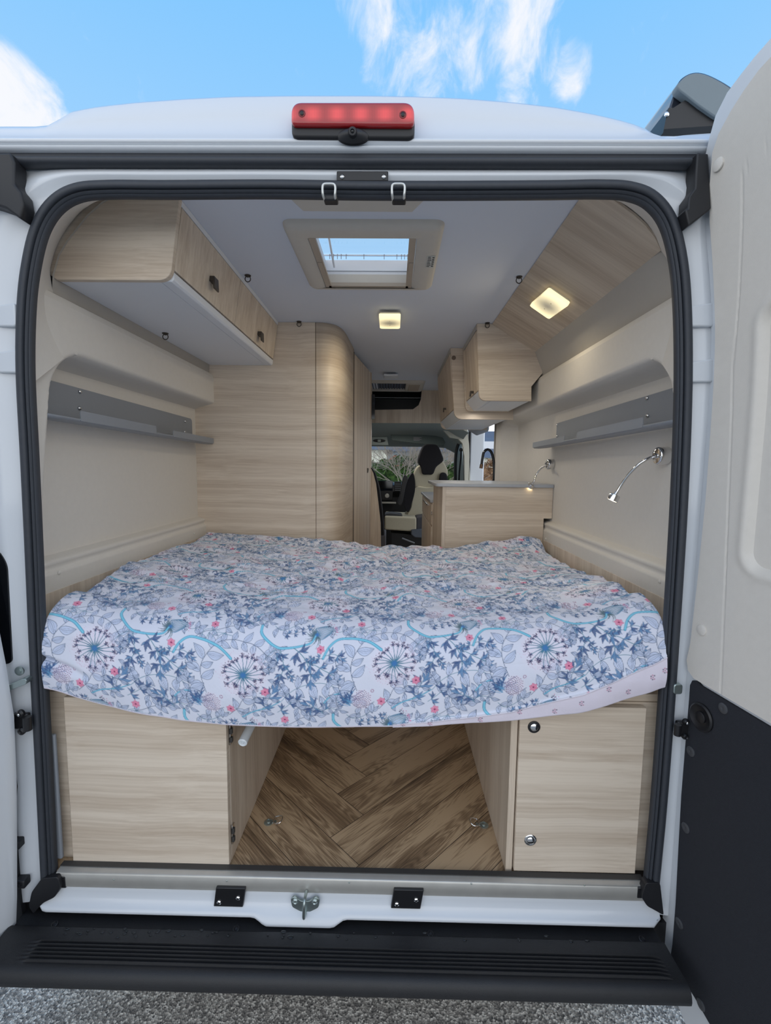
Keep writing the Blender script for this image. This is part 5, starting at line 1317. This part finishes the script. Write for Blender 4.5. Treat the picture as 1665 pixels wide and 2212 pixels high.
# front vent hatch
h2 = roof_hatch('front_roof_hatch', -.28, .36, 2.80, 3.29, -.24, .20, 2.86, 3.24, 'smaller beige roof hatch with pleated blind above the cab')
b = bmesh.new(); n_ = 36; rows = [[(-.24+.44*i/n_, y, CE-.004+(.012 if i % 2 else 0)) for i in range(n_+1)] for y in (2.86, 3.24)]
grid(rows, b); orient(b, (0, 0, -1)); obj('pleated_blind', b, mat('pleats', (92,98,112), .7), parent=h2, recalc=False)
obj('control_panel', boxm((.225, 2.90, CE-.024), (.32, 3.2, CE-.019)), 'tan', parent=h2, bevel=.002)
# small sensor box
p = P(844, 812, z=CE-.02); tag(obj('sensor_box', boxm((p.x-.055, p.y-.05, CE-.03), (p.x+.055, p.y+.06, CE-.0125)), 'laminate', bevel=.006, seg=3), 'small pale box on the ceiling in front of the far roof hatch', 'box')
# headliner
b = bmesh.new()
rows = [[(x, 3.32, 2.085), (x, 3.5, 2.075), (x, 3.9, 2.045), (x, 4.25, 1.99), (x, 4.45, 1.93), (x, 4.47, 1.90)] for x in (-.9, -.4, .1, .5)]
rows += [[(.66, 3.32, 2.06), (.66, 3.5, 2.05), (.68, 3.9, 2.02), (.70, 4.25, 1.965), (.72, 4.45, 1.915), (.72, 4.47, 1.89)], [(.82, 3.32, 1.99), (.82, 3.5, 1.98), (.83, 3.9, 1.93), (.84, 4.25, 1.88), (.86, 4.45, 1.84), (.86, 4.47, 1.82)]]
grid(rows, b); orient(b, (0, 0, -1)); struct('trim_4', b, 'cabgrey', label='dark grey-green headliner over the cab', smooth=True, recalc=False)
q_ = [P(a, c, y=4.1) for a, c in ((844, 938), (848, 936), (940, 942), (956, 946), (962, 956), (958, 964), (900, 958), (846, 951))]
vz = thing('sun_visor', 'dark grey-green sun visor folded against the cab headliner', 'sun visor', (q_[0].x, 4.08, q_[0].z))
obj('visor', prism(rounded([(v.x, v.z) for v in q_], .01, 3), 'y', 4.08, 4.10), mat('visor_grey', (88,98,96), .9), parent=vz, bevel=.004)
a = P(893, 943, y=4.078); b = bmesh.new()
for k in range(4): box(b, (a.x, 4.076, a.z-.012-k*.011), (a.x+.09-(k % 2)*.02, 4.0785, a.z-.006-k*.011))
obj('visor_label', b, mat('label_grey', (140,136,142), .7), parent=vz)
q_ = [P(a_, c, y=4.2) for a_, c in ((800, 944), (836, 944), (839, 962), (798, 962))]
cl_ = thing('courtesy_light', 'grey oval courtesy light unit above the windscreen', 'light', (q_[0].x, 4.2, q_[0].z))
obj('housing', prism([(v.x, v.z) for v in q_], 'y', 4.17, 4.2), 'cabgrey', parent=cl_, bevel=.008)
a = P(819, 952, y=4.165); 
for v_ in (0,):
    o = obj('oval_recess', lathe([(.045, 0), (.045, .004), (.038, .006), (.001, .004)], (a.x, 4.168, a.z), (0, -1, 0), n=24), 'dash', parent=cl_, smooth=True)
    for v in o.data.vertices: v.co.z = (a.z-q_[0].z)+(v.co.z-(a.z-q_[0].z))*.42; v.co.x = (a.x-q_[0].x)+(v.co.x-(a.x-q_[0].x))*1.6
    obj('switch', boxm((a.x-.018, 4.158, a.z-.014), (a.x+.018, 4.166, a.z+.014)), 'cabgrey', parent=cl_, bevel=.003)
# windscreen + pillars
b = bmesh.new(); grid([[(x, 4.47, 1.92), (x, 4.75, 1.62), (x, 5.0, 1.30)] for x in (-.85, 0, .78)], b); orient(b, (0, -1, .3))
struct('window_1', b, 'acrylic', label='windscreen of the cab', recalc=False)
# right A pillar, door and belt
b = bmesh.new()
def P4(px, py, y): v = P(px, py, y=y); return (v.x, v.y, v.z)
apil = [P4(968, 945, 4.45), P4(990, 940, 4.2), P4(1000, 1060, 4.3), P4(978, 1060, 4.6)]
obj_ = prism([(v[0], v[2]) for v in (P4(972, 930, 4.45), P4(995, 930, 4.45), P4(1003, 1075, 4.45), P4(980, 1075, 4.45), P4(986, 1040, 4.45), P4(984, 985, 4.45), P4(978, 965, 4.45))], 'y', 4.43, 4.5)
struct('trim_5', obj_, 'cabgrey', label='dark windscreen pillar trim behind the seat')
pl = [(948, 917), (1008, 917), (1013, 960), (1016, 1060), (1004, 1060), (1003, 985), (999, 958), (990, 948), (972, 945), (958, 930)]
struct('trim_6', prism_px(pl, 3.72, 3.78), 'cream', label='cream door pillar trim between cab and side door')
p = P(979, 931, y=3.72); obj('belt_button', lathe([(.012, 0), (.012, .004), (.006, .006), (.001, .005)], p, (0, -1, 0), n=16), 'chrome', parent=bpy.data.objects['trim_6'], smooth=True)
# inside cab door arch
pts = [P(a_, c, y=4.05) for a_, c in ((984, 1060), (983, 1010), (985, 978), (990, 960), (996, 955), (1001, 962), (1003, 985), (1004, 1060))]
tag(obj('cab_door_seal', tube(spline(pts, 5), .018), 'rubber2', smooth=True), 'dark arched seal around the cab side window', 'seal')
pts = [P(a_, c, y=3.95) for a_, c in ((996, 972), (995, 990), (992, 1020), (990, 1060))]
sb = thing('seat_belt', 'dark seat belt hanging at the cab side pillar', 'seat belt', pts[0])
obj('webbing', tube(pts, .008, n=6), 'seatblack', parent=sb)
obj('anchor', lathe([(.02, 0), (.02, .02), (.01, .03), (.001, .03)], pts[0], (-.3, -1, 0), n=14), 'black', parent=sb, smooth=True)
# far cab side with its window (right)
b = bmesh.new(); grid([[(.98, y, z) for y in (3.8, 4.0, 4.7, 5.2)] for z in (.4, 1.42, 1.93, 2.1)], b, skip=lambda i, j: i == 1 and j == 1); orient(b, (-1, 0, 0))
struct('trim_7', b, 'cream', label='cream cab side lining around the side window', recalc=False)
# left cab side wall and near wall continuation
b = bmesh.new(); grid([[(-.9, y, z) for y in (1.25, 3.0, 5.0)] for z in (FL, 1.5, 2.4)], b); orient(b, (1, 0, 0)); struct('trim_8', b, 'lining', recalc=False, label='beige lining of the left side behind the washroom')
# dashboard
ds = thing('dashboard', 'black dashboard with screen and round climate knob below the windscreen', 'dashboard', (.1, 4.4, 1.2))
b = prism([(4.42, .6), (4.42, 1.30), (4.36, 1.36), (4.40, 1.44), (4.55, 1.47), (5.0, 1.36), (5.0, .6)], 'x', -.9, .95)
obj('body', b, 'dash', parent=ds, bevel=.01)
q0, q1 = P(813, 1038, y=4.33), P(848, 1056, y=4.33)
obj('display', boxm((q0.x, 4.32, q1.z), (q1.x, 4.36, q0.z)), 'screen', parent=ds, bevel=.004, label='dark touch screen')
q0, q1 = P(815, 1060, y=4.33), P(848, 1080, y=4.33)
cp = obj('control_panel', boxm((q0.x, 4.32, q1.z), (q1.x, 4.37, q0.z)), 'black', parent=ds, bevel=.004)
p = P(836, 1071, y=4.318); obj('climate_knob', lathe([(.026, 0), (.026, .008), (.020, .010), (.019, .006), (.010, .006), (.009, .012), (.001, .012)], p, (0, -1, 0), n=24), 'steel', parent=cp, smooth=True)
q0, q1 = P(852, 1040, y=4.33), P(866, 1062, y=4.33)
vn = obj('air_vent', boxm((q0.x, 4.34, q1.z), (q1.x, 4.37, q0.z)), 'black', parent=ds, bevel=.003)
for k in range(4): obj('vent_slat', boxm((q0.x+.006, 4.332, q1.z+.014+k*.024), (q1.x-.006, 4.342, q1.z+.019+k*.024)), 'greymetal', parent=vn)
q0 = P(818, 1084, y=4.30); q1 = P(848, 1088, y=4.30); obj('chrome_strip', boxm((q0.x, 4.29, q1.z), (q1.x+.04, 4.33, q0.z)), 'steel', parent=ds, bevel=.003)
# passenger seat (turned)
st = thing('swivel_chair', 'cream and black swivel cab seat with tall headrest', 'seat', (.4, 3.6, .7))
def seatpoly(name, pts, y0, y1, m, bev=.015, par=None, **k):
    q_ = [P(a_, c, y=y0) for a_, c in pts]
    sp = spline([Vector((v.x, v.z, 0)) for v in q_], 4, closed=True)
    return obj(name, prism([(v.x, v.y) for v in sp], 'y', y0, y1), m, parent=par or st, bevel=bev, seg=4, smooth=True, **k)
Z_ = lambda x, y: (780+x/5.203, 880+y/5.203)
seatpoly('backrest', [Z_(640, 660), Z_(590, 750), Z_(600, 850), Z_(590, 1000), Z_(560, 1130), Z_(490, 1200), Z_(560, 1240), Z_(720, 1240), Z_(850, 1210), Z_(900, 1000), Z_(950, 850), Z_(975, 725), Z_(930, 620), Z_(880, 590), Z_(760, 620)], 3.72, 3.84, 'seatcream', label='cream backrest panel')
seatpoly('headrest', [Z_(700, 430), Z_(650, 540), Z_(638, 610), Z_(668, 670), Z_(690, 748), Z_(750, 756), Z_(808, 748), Z_(845, 670), Z_(922, 600), Z_(905, 520), Z_(860, 430), Z_(780, 412)], 3.685, 3.82, 'seatblack', label='black headrest')
seatpoly('bolster', [Z_(580, 735), Z_(520, 820), Z_(480, 930), Z_(478, 1030), Z_(495, 1140), Z_(530, 1175), Z_(565, 1090), Z_(602, 950), Z_(604, 830)], 3.67, 3.80, 'seatblack')
seatpoly('bolster', [Z_(905, 735), Z_(880, 800), Z_(885, 1000), Z_(960, 1000), Z_(975, 850), Z_(960, 750)], 3.67, 3.80, 'seatblack')
seatpoly('armrest', [Z_(480, 765), Z_(455, 850), Z_(430, 1000), Z_(405, 1080), Z_(440, 1105), Z_(465, 1060), Z_(500, 900), Z_(525, 800), Z_(510, 770)], 3.60, 3.66, 'black', .01)
seatpoly('lower_backrest', [Z_(600, 905), Z_(560, 1120), Z_(520, 1200), Z_(560, 1245), Z_(700, 1245), Z_(860, 1240), Z_(880, 905), Z_(740, 900)], 3.69, 3.80, 'seatcream', .01)
def cushion(pts, y0, y1, m, name):
    q_ = [P(a_, c, y=y0) for a_, c in pts]; return obj(name, prism(rounded([(v.x, v.z) for v in q_], .02, 4), 'y', y0, y1), m, parent=st, bevel=.02, seg=4, smooth=True)
cushion([Z_(262, 1225), Z_(622, 1240), Z_(622, 1385), Z_(560, 1395), Z_(262, 1375)], 3.42, 3.95, 'seatcream', 'seat_cushion')
cushion([Z_(618, 1240), Z_(720, 1225), Z_(720, 1370), Z_(618, 1382)], 3.425, 3.95, mat('dark_grey_seat', (70,70,76), .9), 'seat_side')
cushion([Z_(262, 1200), Z_(330, 1190), Z_(450, 1205), Z_(470, 1228), Z_(262, 1228)], 3.5, 3.7, mat('dark_grey_seat2', (64,66,70), .9), 'seat_edge')
obj('recliner_cover', prism_px([Z_(560, 1375), Z_(720, 1362), Z_(720, 1440), Z_(690, 1470), Z_(600, 1465), Z_(560, 1430)], 3.40, 3.6), mat('slate_plastic', (84,92,104), .5), parent=st, bevel=.01)
obj('swivel_base', prism_px([Z_(330, 1400), Z_(700, 1440), Z_(700, 1800), Z_(330, 1800)], 3.5, 3.9), 'black', parent=st, bevel=.01)
obj('base_lever', tube([P(*Z_(460, 1470), y=3.45), P(*Z_(600, 1525), y=3.45)], .008), 'greymetal', parent=st)
# right side-door opening pillars
b = boxm((.90, 3.77, .45), (1.06, 3.86, 2.2)); obj('door_pillar', b, 'white_paint', parent=van, bevel=.02, seg=3)
b = boxm((.885, 3.72, .5), (.905, 3.80, 2.1)); tag(obj('side_door_seal', b, 'rubber2', bevel=.008), 'black seal along the front edge of the side door opening', 'seal')
b = boxm((.905, 2.43, .5), (.93, 2.475, 2.12)); tag(obj('side_door_seal', b, 'rubber2', bevel=.008), 'black seal along the near edge of the side door opening beside the grey wall post', 'seal')
b = bmesh.new(); box(b, (.868, 2.191, FL), (.93, 2.44, 2.12)); struct('trim_9', b, 'taupe', label='grey-beige post at the near side of the side door')
b = boxm((.60, 2.48, 2.125), (.98, 3.8, 2.38)); struct('trim_10', b, 'lining', label='beige header over the side door')
b = boxm((-.9, 3.3, CE), (.9, 4.0, CE+.02)); struct('trim_11', b, 'black', label='closed roof above the cab shelf')

# ================================================================== OUTSIDE
b = bmesh.new(); grid([[(x, y, 0) for x in (-40, 40)] for y in (-20, 60)], b); orient(b, (0, 0, 1))
m, nt, bb = newmat('gravel_asphalt'); bb.inputs['Roughness'].default_value = .9
tc = N(nt, 'ShaderNodeTexCoord'); vo = N(nt, 'ShaderNodeTexVoronoi'); vo.inputs['Scale'].default_value = 170
nt.links.new(tc.outputs['Object'], vo.inputs['Vector']); sx = N(nt, 'ShaderNodeSeparateColor'); nt.links.new(vo.outputs['Color'], sx.inputs[0])
cr = N(nt, 'ShaderNodeValToRGB'); e = cr.color_ramp.elements; e[0].color = (*lin((96,93,90)), 1); e[1].color = (*lin((232,226,216)), 1); x = e.new(.6); x.color = (*lin((166,160,152)), 1)
nt.links.new(sx.outputs[0], cr.inputs[0]); nt.links.new(cr.outputs[0], bb.inputs['Base Color'])
bp = N(nt, 'ShaderNodeBump'); bp.inputs['Strength'].default_value = .8; bp.inputs['Distance'].default_value = .004; nt.links.new(vo.outputs['Distance'], bp.inputs['Height']); nt.links.new(bp.outputs[0], bb.inputs['Normal'])
gr = bpy.data.meshes.new('ground'); b.to_mesh(gr); b.free(); gr.materials.append(m); g = link(bpy.data.objects.new('ground', gr)); g['kind'] = 'structure'; g['label'] = 'grey gravelly tarmac under and around the van'
# hedge
def leafy(name, x0, x1, y0, y1, z0, z1, n, cols, s, lb, cat):
    bm = bmesh.new(); r_ = random.Random(n)
    for _ in range(n):
        u = r_.random(); side = r_.random()
        x = r_.uniform(x0, x1); z = r_.uniform(z0, z1); y = y0+abs(r_.gauss(0, .12))
        if side < .35: z = z1+r_.gauss(0, .05); y = r_.uniform(y0, y1)
        c = Vector((x, y, z+.08*math.sin(x*3)*(z-z0)/(z1-z0))); a = Vector((r_.gauss(0, 1), r_.gauss(0, 1), r_.gauss(0, 1))).normalized(); d_ = a.orthogonal().normalized()
        L = s*r_.uniform(.6, 1.4); w = a.cross(d_)*L*.4
        bm.faces.new([bm.verts.new(v) for v in (c-d_*L, c+w, c+d_*L, c-w)])
    box(bm, (x0, y0+.1, 0), (x1, y1, z1-.06))
    m_, nt_, b_ = newmat(name+'_leaves'); b_.inputs['Roughness'].default_value = .7
    tc_ = N(nt_, 'ShaderNodeTexCoord'); nz_ = N(nt_, 'ShaderNodeTexNoise'); nz_.inputs['Scale'].default_value = 14; nz_.inputs['Detail'].default_value = 5
    nt_.links.new(tc_.outputs['Object'], nz_.inputs['Vector']); cr_ = N(nt_, 'ShaderNodeValToRGB'); e_ = cr_.color_ramp.elements
    e_[0].position = .35; e_[0].color = (*lin(cols[0]), 1); e_[1].position = .65; e_[1].color = (*lin(cols[1]), 1)
    nt_.links.new(nz_.outputs['Fac'], cr_.inputs[0]); nt_.links.new(cr_.outputs[0], b_.inputs['Base Color'])
    return tag(obj(name, bm, m_, recalc=False), lb, cat)
hz_ = P(803, 1000, y=9).z
leafy('hedge', -2.8, 1.75, 9, 10.2, 0, hz_, 5200, ((30,58,20), (92,128,56)), .07, 'dense green hedge seen through the windscreen', 'hedge')
q_ = P(1055, 1004, y=9.5)
leafy('brown_hedge', 1.85, 4.6, 9.2, 9.8, .2, q_.z, 1600, ((96,66,44), (168,132,96)), .06, 'brown winter hedge seen through the side door', 'hedge')
def facade(name, lb, x0, x1, y, z1, wallm, roofm, rz, windows=(), depth=5, over=.2):
    t = thing(name, lb, 'building', ((x0+x1)/2, y, 0))
    obj('wall', boxm((x0, y, 0), (x1, y+depth, z1)), wallm, parent=t)
    b = prism([(y-over, z1), (y+depth/2, rz), (y+depth+over, z1)], 'x', x0-over, x1+over); obj('roof', b, roofm, parent=t)
    for a in windows:
        w_ = obj('window', boxm((a[0], y-.04, a[2]), (a[1], y-.01, a[3])), 'laminate', parent=t)
        obj('pane', boxm((a[0]+.06, y-.06, a[2]+.06), (a[1]-.06, y-.041, a[3]-.06)), 'screen', parent=w_)
    return t
M['render'] = mat('cream_render', (240,238,222), .9); M['slate'] = mat('slate_roof', (92,98,112), .6, noise=.1, nscale=8); M['grey_render'] = mat('grey_render', (150,156,160), .9, noise=.1, nscale=3)
q0 = P(780, 968, y=15); q1 = P(834, 1000, y=15)
facade('house', 'pale cream building with flat edge left of the bare tree through the windscreen', q0.x-4, q1.x, 15, q0.z-.05, 'render', 'slate', q0.z+.5)
q0 = P(836, 975, y=24); q1 = P(905, 1000, y=24)
facade('house', 'grey building with dark roof behind the bare tree', q0.x-1, q1.x+6, 24, q0.z, 'grey_render', 'slate', P(850, 950, y=24).z+.7, [(q0.x+.5, q0.x+1.5, q0.z-1.3, q0.z-.5), (q0.x+2.5, q0.x+3.5, q0.z-1.3, q0.z-.5)])
q0 = P(853, 990, y=19); b = prism([(q0.x-.45, 1.2), (q0.x-.45, q0.z-.2), (q0.x, q0.z+.15), (q0.x+.45, q0.z-.2), (q0.x+.45, 1.2)], 'y', 19, 20)
tag(obj('shed', b, mat('orange_shed', (214,110,70), .8)), 'small orange gabled shed above the green hedge', 'shed')
q0 = P(1042, 975, y=14); q1 = P(1075, 1002, y=14)
hs = facade('house', 'house with steep slate roof and skylight seen through the side door', q0.x-.15, q1.x+3, 14, P(1050, 989, y=14).z, 'render', 'slate', P(1050, 945, y=16.5).z, depth=5)
q0 = P(1035, 970, y=15.2)
obj('roof_window', boxm((q0.x+.1, 14.9, q0.z-.15), (q0.x+.6, 15.0, q0.z+.25)), 'laminate', parent=hs)
# bare tree
tr_ = bmesh.new(); r_ = random.Random(21)
def grow(p, d, L, r, k):
    e = p+d*L; mid = (p+e)/2+Vector((r_.gauss(0, .04), r_.gauss(0, .04), r_.gauss(0, .02)))*L
    tube([p, mid, e], [r, r*.85, r*.7], tr_, n=5, cap=False)
    if k == 0: return
    for _ in range(3 if k > 1 else 3):
        nd = (d+Vector((r_.gauss(0, .55), r_.gauss(0, .35), r_.gauss(.12, .3)))).normalized(); grow(p.lerp(e, r_.uniform(.55, 1)), nd, L*r_.uniform(.62, .85), r*.70, k-1)
q_ = P(886, 1030, y=8)
tb = Vector((q_.x, 8.4, .3))
for dx in (-.12, .15, .45): grow(tb, Vector((dx, 0, 1)).normalized(), .80, .015, 6)
tag(obj('bare_tree', tr_, mat('grey_bark', (160,148,134), .9), origin=tb), 'bare branching winter tree in front of the hedge behind the cab seat', 'tree')

# ================================================================== WORLD, LAMPS, CAMERA
W = bpy.data.worlds.new('sky'); S.world = W; W.use_nodes = True; nt = W.node_tree
bg = nt.nodes['Background']; tc = N(nt, 'ShaderNodeTexCoord'); sx = N(nt, 'ShaderNodeSeparateXYZ'); nt.links.new(tc.outputs['Generated'], sx.inputs[0])
cr = N(nt, 'ShaderNodeValToRGB'); e = cr.color_ramp.elements
e[0].position = 0; e[0].color = (2.2, 2.25, 2.3, 1); e[1].position = 1; e[1].color = (.09, .33, .80, 1)
for pos, c in ((.10, (1.5, 1.6, 1.7)), (.28, (.62, .84, 1.1)), (.45, (.36, .66, 1)), (.66, (.235, .58, 1)), (.80, (.145, .45, .95))):
    x = e.new(pos); x.color = (*c, 1)
nt.links.new(sx.outputs[2], cr.inputs[0])
# thin wisps
mp = N(nt, 'ShaderNodeMapping'); mp.inputs['Scale'].default_value = (5.5, 3.5, 3.5); mp.inputs['Rotation'].default_value = (.3, .5, .4); nt.links.new(tc.outputs['Generated'], mp.inputs[0])
nz = N(nt, 'ShaderNodeTexNoise'); nz.inputs['Scale'].default_value = 3.2; nz.inputs['Detail'].default_value = 9; nz.inputs['Roughness'].default_value = .62; nz.inputs['Distortion'].default_value = .5
nt.links.new(mp.outputs[0], nz.inputs['Vector'])
acc = None
def dirmask(px, py, r0, r1, gain, stretch=1):
    """cloud patch around one direction of the sky"""
    global acc
    d = ray(px, py).normalized()
    dt = N(nt, 'ShaderNodeVectorMath', operation='DOT_PRODUCT'); dt.inputs[1].default_value = tuple(d)
    nrm_ = N(nt, 'ShaderNodeVectorMath', operation='NORMALIZE'); nt.links.new(tc.outputs['Generated'], nrm_.inputs[0]); nt.links.new(nrm_.outputs[0], dt.inputs[0])
    mr = N(nt, 'ShaderNodeMapRange'); mr.interpolation_type = 'SMOOTHSTEP'; mr.inputs['From Min'].default_value = math.cos(r1); mr.inputs['From Max'].default_value = math.cos(r0); mr.inputs['To Max'].default_value = gain
    nt.links.new(dt.outputs['Value'], mr.inputs[0])
    if acc is None: acc = mr.outputs[0]
    else:
        m_ = N(nt, 'ShaderNodeMath', operation='MAXIMUM'); nt.links.new(acc, m_.inputs[0]); nt.links.new(mr.outputs[0], m_.inputs[1]); acc = m_.outputs[0]
dirmask(-20, 262, .03, .13, 1.3); dirmask(60, 275, .01, .08, 1.2)
dirmask(900, 60, .0, .12, .62); dirmask(1010, 20, 0, .12, .72); dirmask(1120, 50, 0, .09, .9); dirmask(1150, 110, 0, .06, .8); dirmask(1122, 185, .0, .05, .78); dirmask(1180, 142, 0, .035, .78); dirmask(1235, 152, 0, .05, .78); dirmask(820, 10, 0, .08, .7)
ad = N(nt, 'ShaderNodeMath', operation='MULTIPLY_ADD'); ad.inputs[1].default_value = .42; nt.links.new(acc, ad.inputs[0]); nt.links.new(nz.outputs['Fac'], ad.inputs[2])
cm = N(nt, 'ShaderNodeMapRange'); cm.interpolation_type = 'SMOOTHSTEP'; cm.inputs['From Min'].default_value = .62; cm.inputs['From Max'].default_value = 1.02; nt.links.new(ad.outputs[0], cm.inputs[0])
mx = N(nt, 'ShaderNodeMix', data_type='RGBA'); mx.inputs[7].default_value = (.93, .95, 1, 1); nt.links.new(cm.outputs[0], mx.inputs[0]); nt.links.new(cr.outputs[0], mx.inputs[6])
# unseen bright white half of the sky, added behind the camera to light the interior
bk = N(nt, 'ShaderNodeMapRange'); bk.inputs['From Min'].default_value = .30; bk.inputs['From Max'].default_value = -.15; nt.links.new(sx.outputs[1], bk.inputs[0])
up_ = N(nt, 'ShaderNodeMapRange'); up_.inputs['From Min'].default_value = -.05; up_.inputs['From Max'].default_value = .05; nt.links.new(sx.outputs[2], up_.inputs[0])
hi_ = N(nt, 'ShaderNodeMapRange'); hi_.inputs['From Min'].default_value = .35; hi_.inputs['From Max'].default_value = .95; hi_.inputs['To Min'].default_value = 1; hi_.inputs['To Max'].default_value = .25; nt.links.new(sx.outputs[2], hi_.inputs[0])
b0_ = N(nt, 'ShaderNodeMath', operation='MULTIPLY'); nt.links.new(bk.outputs[0], b0_.inputs[0]); nt.links.new(hi_.outputs[0], b0_.inputs[1])
bm_ = N(nt, 'ShaderNodeMath', operation='MULTIPLY'); nt.links.new(b0_.outputs[0], bm_.inputs[0]); nt.links.new(up_.outputs[0], bm_.inputs[1])
mx2 = N(nt, 'ShaderNodeMix', data_type='RGBA'); BK = 1.6; mx2.inputs[7].default_value = (BK*.98, BK*1.0, BK*1.03, 1)
nt.links.new(bm_.outputs[0], mx2.inputs[0]); nt.links.new(mx.outputs[2], mx2.inputs[6]); nt.links.new(mx2.outputs[2], bg.inputs['Color']); bg.inputs['Strength'].default_value = 1.0

def area(name, loc, rot, size, power, col=(1, .93, .82), sy=None):
    L = bpy.data.lights.new(name, 'AREA'); L.energy = power; L.color = col; L.size = size
    if sy: L.shape = 'RECTANGLE'; L.size_y = sy
    o = bpy.data.objects.new(name, L); link(o); o.location = loc; o.rotation_euler = rot; return o
def spot(name, loc, d, power, col, ang=1.2):
    L = bpy.data.lights.new(name, 'SPOT'); L.energy = power; L.color = col; L.spot_size = ang; L.spot_blend = .8; L.shadow_soft_size = .012
    o = bpy.data.objects.new(name, L); link(o); o.location = loc; o.rotation_euler = Vector(d).to_track_quat('-Z', 'Y').to_euler(); return o
WARM = (1, .86, .62)
c_ = P(842, 691, z=CE-.02); area('ceiling_lamp', (c_.x, c_.y, CE-.042), (0, 0, 0), .09, 1.5, WARM)
area('slope_lamp', cc+wn_*.032, wn_.to_track_quat('-Z', 'Y').to_euler(), .09, 1.2, WARM)
spot('reading_spot_near', c1+n1*.006, n1, .5, WARM); spot('reading_spot_far', c2+n2*.006, n2, .5, WARM)

NEUT = (1, .95, .88)
area('under_locker_fill', (.585, 1.49, 1.992), (0, 0, 0), .03, .6, NEUT, sy=.4)  # added strip of fill light for the dim aisle and far ceiling
area('kitchen_fill', (.55, 2.14, 1.948), (0, 0, 0), .03, 1.0, NEUT, sy=.7)  # second added fill strip, brightening the kitchen end
v_ = Vector((.15, 3.7, 2.02)); area('cab_fill', v_, (0, 0, 0), .1, 2.0, NEUT)  # added fill for the dark cab, set apart from the courtesy light unit
cam = bpy.data.cameras.new('camera'); cam.sensor_fit = 'HORIZONTAL'; cam.sensor_width = 36; cam.lens = 36*FPX/1665; cam.clip_start = .02; cam.clip_end = 200
co = bpy.data.objects.new('camera', cam); link(co); co.location = CAM
Rm = Matrix((_X, _Y, _Z))          # rows: world axes in camera space -> camera-to-world
co.rotation_euler = Rm.to_euler()
S.camera = co
S.view_settings.view_transform = 'Standard'; S.view_settings.look = 'None'; S.view_settings.gamma = 1; S.view_settings.exposure = 0.0
S.view_settings.use_curve_mapping = False
S.cycles.max_bounces = 10; S.cycles.diffuse_bounces = 6; S.cycles.transparent_max_bounces = 12; S.cycles.use_denoising = True
S.cycles.sample_clamp_indirect = 6
